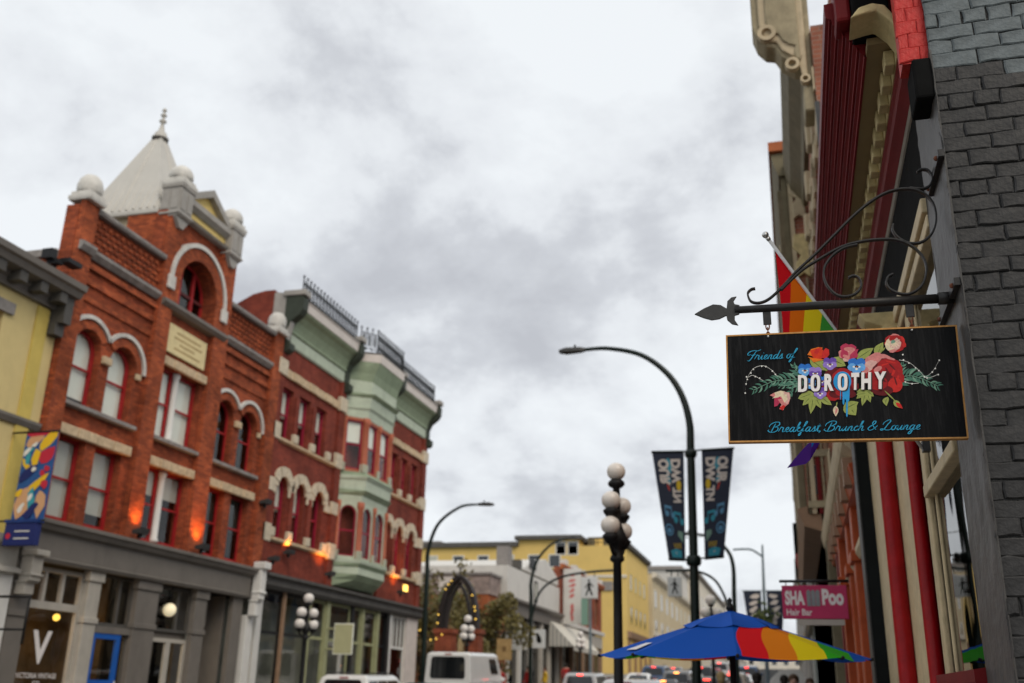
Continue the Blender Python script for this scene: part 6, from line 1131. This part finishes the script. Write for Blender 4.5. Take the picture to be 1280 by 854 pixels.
# ================= vehicles
def vehicle(name,label,kind,loc,paint,lit='tail_lit',rz=0.,group='vehicles in the street'):
    """built nose towards +Y at the origin, then placed"""
    L,Wd,H,belt,y_rf,y_rr,slr,slf,hood={'suv':(4.8,1.92,1.78,1.08,.55,-2.15,.18,.75,1.02),'van':(5.2,2.06,2.62,1.45,1.55,-2.5,.06,.75,1.25),'car':(4.6,1.82,1.46,.96,.35,-1.15,.75,.85,.92),'pickup':(5.4,1.95,1.85,1.15,1.0,-.6,.12,.8,1.12)}[kind]
    t=thing(name,label,'van' if kind=='van' else 'car',(0,0,0),group); h=Wd/2
    def sect(y,w,zb,zt,r=.12): return [(w,y,zb),(w,y,zt-r),(w-r*.4,y,zt-r*.3),(w-r*1.3,y,zt),(-w+r*1.3,y,zt),(-w+r*.4,y,zt-r*.3),(-w,y,zt-r),(-w,y,zb)]
    Ls=[sect(-L/2,h*.90,.42,belt-.16),sect(-L/2+.1,h*.97,.34,belt-.02),sect(-L/2+.6,h,.28,belt),sect(-.2,h,.28,belt),sect(y_rf+slf*.7,h,.28,belt),sect(y_rf+slf+.15,h*.985,.3,hood+.03),sect(L/2-.45,h*.96,.32,hood-.06),sect(L/2-.08,h*.88,.36,hood-.22),sect(L/2,h*.80,.45,hood-.34)]
    m=MB(); vs=[p for s in Ls for p in s]; m.add(vs,[(i*8+k,i*8+(k+1)%8,i*8+8+(k+1)%8,i*8+8+k) for i in range(len(Ls)-1) for k in range(8)]+[tuple(range(8)),tuple(range(len(vs)-8,len(vs)))],0,True); body=m.build('body',paint,t)
    hr=h-(.10 if kind=='van' else .2); rb,rf=y_rr+slr,y_rf; zr_=H
    lo=[(-h*.97,y_rr,belt-.02),(h*.97,y_rr,belt-.02),(h*.97,y_rf+slf,belt-.02),(-h*.97,y_rf+slf,belt-.02)]; hi=[(-hr,rb,zr_-.09),(hr,rb,zr_-.09),(hr,rf,zr_-.09),(-hr,rf,zr_-.09)]; tp=[(-hr+.12,rb+.14,zr_),(hr-.12,rb+.14,zr_),(hr-.12,rf-.14,zr_),(-hr+.12,rf-.14,zr_)]
    m=MB().add(lo+hi+tp,[(0,1,5,4),(1,2,6,5),(2,3,7,6),(3,0,4,7),(4,5,9,8),(5,6,10,9),(6,7,11,10),(7,4,8,11),(8,9,10,11)],0,False); m.build('cabin',paint,t,.05)
    def pane(i,j,u0,u1,v0,v1,off=.012):
        a,b,c,d=[Vector(x) for x in (lo[i],lo[j],hi[j],hi[i])]; f=lambda u,v:a.lerp(b,u).lerp(d.lerp(c,u),v); nrm=(b-a).cross(d-a).normalized(); r=.12
        C4=[(u0+r*(u1-u0)*.35,v0),(u1-r*(u1-u0)*.35,v0),(u1,v0+r*(v1-v0)),(u1,v1-r*(v1-v0)),(u1-r*(u1-u0)*.35,v1),(u0+r*(u1-u0)*.35,v1),(u0,v1-r*(v1-v0)),(u0,v0+r*(v1-v0))]
        MB().add([f(u,v)+nrm*off for u,v in C4]+[f(u,v)-nrm*.01 for u,v in C4],[tuple(range(8))]+[(k,(k+1)%8,8+(k+1)%8,8+k) for k in range(8)]).build('window','glass_car',t)
    pane(0,1,.12,.88,.14,.92); pane(2,3,.06,.94,.08,.94)
    if kind=='van':
        for (i,j) in ((1,2),(3,0)): 
            for a,b in (((.64,.88),) if i==1 else ((.12,.36),)): pane(i,j,a,b,.30,.86)
    else:
        for (i,j) in ((1,2),(3,0)):
            cuts=((.06,.28),(.31,.56),(.59,.9)) if i==1 else ((.1,.41),(.44,.69),(.72,.94))
            if kind in('car','pickup'): cuts=((.14,.47),(.50,.84)) if i==1 else ((.16,.5),(.53,.86))
            for a,b in cuts: pane(i,j,a,b,.12,.86)
    for s in (-1,1):
        tl=MB().box(s*h*.93-.09,s*h*.93+.02 if s>0 else s*h*.93+.09,-L/2-.015,-L/2+.16,belt-.34 if kind!='van' else .8,belt-.06 if kind!='van' else 1.25)
        tl.build('tail_light',lit,t,.02); MB().box(s*h*.62-.2,s*h*.62+.2,L/2-.12,L/2-.02,hood-.34,hood-.2).build('headlight','headlamp',t,.03)
        MB().box(s*(h+.02)-.1,s*(h+.02)+.1,y_rf+slf*.55,y_rf+slf*.55+.16,belt,belt+.17).build('mirror',paint,t,.04)
    MB().box(-.14,.14,rb-.02,rb+.06,zr_-.1,zr_-.06).build('brake_light',lit,t); MB().box(-h*.92,h*.92,-L/2-.06,-L/2+.1,.36,.58).build('bumper','bumper',t,.04); MB().box(-h*.85,h*.85,L/2-.1,L/2+.05,.36,.56).build('bumper','bumper',t,.04); MB().box(-.26,.26,-L/2-.075,-L/2-.06,.62,.75).build('number_plate','plate',t)
    if kind=='suv':
        for s in (-1,1): MB().tube([(s*(hr-.1),rb+.3,zr_+.05),(s*(hr-.1),rf-.3,zr_+.05)],.022,6).build('roof_rail','bumper',t)
    for s in (-1,1):
        for y in (-L*.30,L*.31):
            r=.36 if kind!='car' else .32; c=(s*(h-.10),y,r)
            def WF(u,v,w,c=c,s=s): return (c[0]+s*w,c[1]+u,c[2]+v)
            w_=MB().ext(circ((0,0),r,20),-.11,.11,WF,[circ((0,0),r*.62,20)]).build('wheel','tyre',t,.02); MB().ext(circ((0,0),r*.62,20),-.08,.07,WF).build('rim','rim',w_); MB().ext([(r*1.16*math.cos(a),r*1.16*math.sin(a)) for a in [math.pi*i/12 for i in range(13)]],-.02,.104,WF).build('wheel_arch','bumper',t)
    sl_=math.atan2(g(loc[1]+2)-g(loc[1]-2),4); t.location=(loc[0],loc[1],g(loc[1])-.13); t.rotation_euler=(sl_,0,rz); return t
vehicle('parked_suv','white sport utility vehicle with dark rear window parked before the olive shop','suv',(-13.3,29.2+2.2),'car_white','tail_red'); vehicle('parked_car','dark teal car parked between the white vehicle and the white van','car',(-13.5,37.2),'car_teal','tail_red'); vehicle('parked_van','white high-roof van with dark rear window parked at the red brick corner','van',(-13.7,42.8),'car_white','tail_red')
vehicle('silver_suv','silver sport utility vehicle with lit tail lights in the left lane','suv',(-10.3,52.4),'car_silver','tail_lit'); vehicle('grey_car','pale grey-blue car just ahead of the silver vehicle','car',(-10.6,60.5),'car_silver','tail_red')
q=[('suv',-5.0,33.5,'car_white','tail_red','white vehicle roof showing left of the umbrella pole'),('car',-6.9,56,'car_black','tail_amber','black car braking with amber-red lights in the middle lane'),('suv',-6.9,64,'car_grey','tail_amber','grey vehicle braking ahead of the black car'),('car',-6.9,71,'car_white','tail_lit','white car braking farther up the middle lane'),('suv',-6.8,79,'car_black','tail_lit','black sport utility vehicle braking in the queue'),('car',-6.8,87,'car_red','tail_lit','dark red car braking in the queue'),('suv',-6.7,96,'car_silver','tail_lit','silver vehicle braking near the head of the queue'),('car',-10.1,69,'car_white','tail_red','white car standing by the awning'),('suv',-10.1,78,'car_blue','tail_lit','blue vehicle braking past the awning'),('car',-10.0,88,'car_grey','tail_lit','grey car braking in the left lane queue'),('suv',-3.75,47,'car_black','tail_lit','black vehicle parked at the right kerb under the grey lamp'),('car',-3.7,54,'car_grey','tail_red','grey car parked at the right kerb'),('suv',-3.7,62,'car_tan','tail_lit','tan vehicle parked farther up the right kerb'),('car',-3.7,71,'car_white','tail_lit','white car parked far up the right kerb'),('suv',-3.7,82,'car_blue','tail_lit','blue vehicle parked far up the right kerb')]
for k,x,y,p_,l_,lab in q: vehicle('queue_car' if x<-5 else 'kerb_car',lab,k,(x,y),p_,l_)
# ================= people
def person(label,loc,coat,legs,hair,h=1.74,stride=.2,rz=0.,group='pedestrians'):
    s=h/1.74; me=bpy.data.meshes.new('person'); V=[];E=[];Rr=[]
    def v(x,y,z,r,p=None):
        V.append((x*s,y*s,z*s)); Rr.append(r*s)
        if p is not None: E.append((p,len(V)-1))
        return len(V)-1
    pel=v(0,0,.98,.15); wa=v(0,.0,1.12,.135,pel); ch=v(0,0,1.32,.155,wa); sh=v(0,-.01,1.44,.12,ch); nk=v(0,0,1.52,.058,sh); hd=v(0,.015,1.60,.085,nk); hd2=v(0,.02,1.68,.088,hd); v(0,.01,1.72,.06,hd2)
    for q_,d in ((-1,1),(1,-1)):
        hp=v(q_*.10,0,.92,.11,pel); kn=v(q_*.11,d*stride*.5+.02,.50,.065,hp); an=v(q_*.11,d*stride,.09,.042,kn); v(q_*.12,d*stride+.15,.035,.038,an)
        s1=v(q_*.19,0,1.42,.062,sh); el=v(q_*.24,-d*stride*.5-.02,1.14,.045,s1); wr=v(q_*.24,-d*stride*.6+.1,.92,.03,el); pm=v(q_*.235,-d*stride*.6+.13,.85,.028,wr)
        for f in range(4): f1=v(q_*.235+(f-1.5)*.0,-d*stride*.6+.10+f*.022,.80,.010,pm); v(q_*.228,-d*stride*.6+.105+f*.022,.765-.006*abs(f-1.5),.009,f1)
        th=v(q_*.215,-d*stride*.6+.17,.83,.010,wr); v(q_*.21,-d*stride*.6+.185,.80,.009,th)
    me.from_pydata(V,E,[]); o=bpy.data.objects.new('person',me); col.objects.link(o)
    md=o.modifiers.new('skin','SKIN'); md.use_smooth_shade=True
    for i,r in enumerate(Rr): me.skin_vertices[0].data[i].radius=(r,r)
    me.skin_vertices[0].data[0].use_root=True
    sb=o.modifiers.new('sub','SUBSURF'); sb.levels=1; sb.render_levels=2
    mn='person_%s_%s'%(coat,legs)
    if mn not in MAT:
        CL=dict(black=(.015,.015,.018),red=(.42,.02,.02),blue=(.03,.08,.22),teal=(.03,.18,.25),tan=(.38,.26,.13),grey=(.16,.16,.17),yellow=(.65,.42,.03),denim=(.05,.07,.13))
        m_,t_,b_=nm(mn); n=t_.nodes.new; l=t_.links.new; co=n('ShaderNodeTexCoord'); sp_=n('ShaderNodeSeparateXYZ'); l(co.outputs['Object'],sp_.inputs[0]); r=n('ShaderNodeValToRGB'); mr=n('ShaderNodeMapRange'); mr.inputs[2].default_value=1.8; l(sp_.outputs[2],mr.inputs[0]); l(mr.outputs[0],r.inputs[0]); r.color_ramp.interpolation='CONSTANT'
        for i,(p,c) in enumerate(((0,(.02,.02,.02)),(.07,CL[legs]),(.885/1.8,CL[coat]),(1.50/1.8,(.55,.33,.25)))):
            el=r.color_ramp.elements[i] if i<2 else r.color_ramp.elements.new(.5); el.position=p; el.color=c+(1,)
        l(r.outputs[0],b_.inputs['Base Color']); b_.inputs['Roughness'].default_value=.8
    me.materials.append(MAT[mn])
    WORLD[o.name]=Matrix.Identity(4)
    hm=MB().ball((0,-.012*s,1.675*s),.105*s,14,9,sz=1.08).ball((0,-.05*s,1.60*s),.085*s,12,8).build('hair',hair,o); 
    for q_ in (-1,1): MB().ball((q_*.034*s,.098*s,1.665*s),.012*s,6,4).build('eye','cloth_dark',o)
    MB().ball((0,.108*s,1.635*s),.016*s,6,4,sz=1.4).build('nose',mn,o); MB().box(-.024*s,.024*s,.092*s,.1*s,1.59*s,1.6*s).build('mouth','sash_red',o)
    tag(o,label,'person',group); o.location=(loc[0],loc[1],g(loc[1])); o.rotation_euler=(0,0,rz); return o
M('hair_brown',(.07,.035,.018),.6); M('hair_pale',(.35,.25,.12),.6)
for a in (('person in black jacket walking away past the umbrella pole',(-.9,24,0),'black','denim','hair_dark',1.84,.2,0.),('person in blue jacket among the walkers under the umbrella',(-.35,27,0),'blue','black','hair_dark',1.82,.25,0.),('person in black coat with brown hair walking toward the umbrella',(-.1,22,0),'black','black','hair_brown',1.8,.2,math.pi),('person in yellow top close to the orange shopfront',(.25,26,0),'yellow','denim','hair_brown',1.75,.2,math.pi),('person in tan jacket near the umbrella on the kerb side',(-1.75,25,0),'tan','denim','hair_pale',1.85,.2,0.),
          ('person in red jacket waiting at the mast by the white building',(-15.4,60,0),'red','black','hair_dark',1.78,.05,2.6),('person in yellow jacket beside the one in red by the white building',(-14.6,61,0),'yellow','denim','hair_brown',1.76,.08,2.2),('person in dark red coat walking under the awning',(-15.3,70,0),'red','black','hair_dark',1.8,.25,0.),('person in red jacket near the rust wall behind the van',(-16.2,57,0),'red','denim','hair_brown',1.75,.2,3.)):
    person(*a)
# ================= trees
def tree(label,loc,h,rx,rz_,leafm,n=2600,seed=1,group='plaza trees'):
    rg=random.Random(seed); t=thing('plaza_tree',label,'tree',loc,group); x,y,z=loc; cz=z+h-rz_
    m=MB().tube([(x,y,z-.1),(x+.05,y,z+h*.3),(x-.05,y+.05,z+h*.55),(x,y,z+h*.85)],[.16,.12,.09,.03],8)
    for k in range(9):
        a=rg.uniform(0,6.28); z0=z+h*rg.uniform(.3,.65); e=(x+math.cos(a)*rx*.75,y+math.sin(a)*rx*.75,cz+rg.uniform(-.4,.7)*rz_); m.tube([(x,y,z0),((x+e[0])/2,(y+e[1])/2,(z0+e[2])/2+.2),e],[.06,.04,.012],6)
    m.build('trunk','bark',t)
    cl=[(Vector((rg.gauss(0,.42),rg.gauss(0,.42),rg.gauss(0,.42))),rg.uniform(.22,.42)) for _ in range(26)]; m=MB()
    for i in range(n):
        c,r=rg.choice(cl); d=Vector((rg.gauss(0,1),rg.gauss(0,1),rg.gauss(0,1))).normalized()*r*rg.random()**.4; p=c+d
        P=Vector((x+p.x*rx*1.35,y+p.y*rx*1.35,cz+p.z*rz_*1.35)); a=Vector((rg.gauss(0,1),rg.gauss(0,1),rg.gauss(0,1))).normalized(); b=a.orthogonal().normalized(); s=rg.uniform(.08,.17)
        m.add([P-a*s,P+b*s*.55,P+a*s,P-b*s*.55],[(0,1,2,3)])
    stuff(m.build('crown',leafm,t)); return t
tree('olive-brown leafy tree right of the iron arch in front of the rust wall',(-17.3,56.8,g(57)),5.5,1.7,1.9,'leaf_olive',4200,3); tree('olive tinted tree glimpsed left of the iron arch by the tall lamp',(-19.6,53,g(53)),5.9,1.5,1.9,'leaf_olive',2200,5); tree('dark green tree seen through the iron arch',(-19.4,59,g(59)),6.6,2.0,2.2,'leaf_green',2600,8); tree('small rust-leaved tree low behind the left brick arch post',(-18.3,51.5,g(51)),3.4,1.2,1.3,'leaf_rust',1600,9)
sh_=thing('plaza_shop','dark covered stall at the back of the plaza behind the trees','stall',(-19,64,g(64))); bx('back','room',sh_,-23,-17.7,63,63.2,g(63)-.2,4.6); bx('roof','shop_brown',sh_,-23,-17.6,60.8,63.2,4.6,4.75)
for x in (-22.8,-20.2,-17.9): MB().tube([(x,61,g(61)-.1),(x,61,4.6)],.07,6).build('post','shop_brown',sh_)
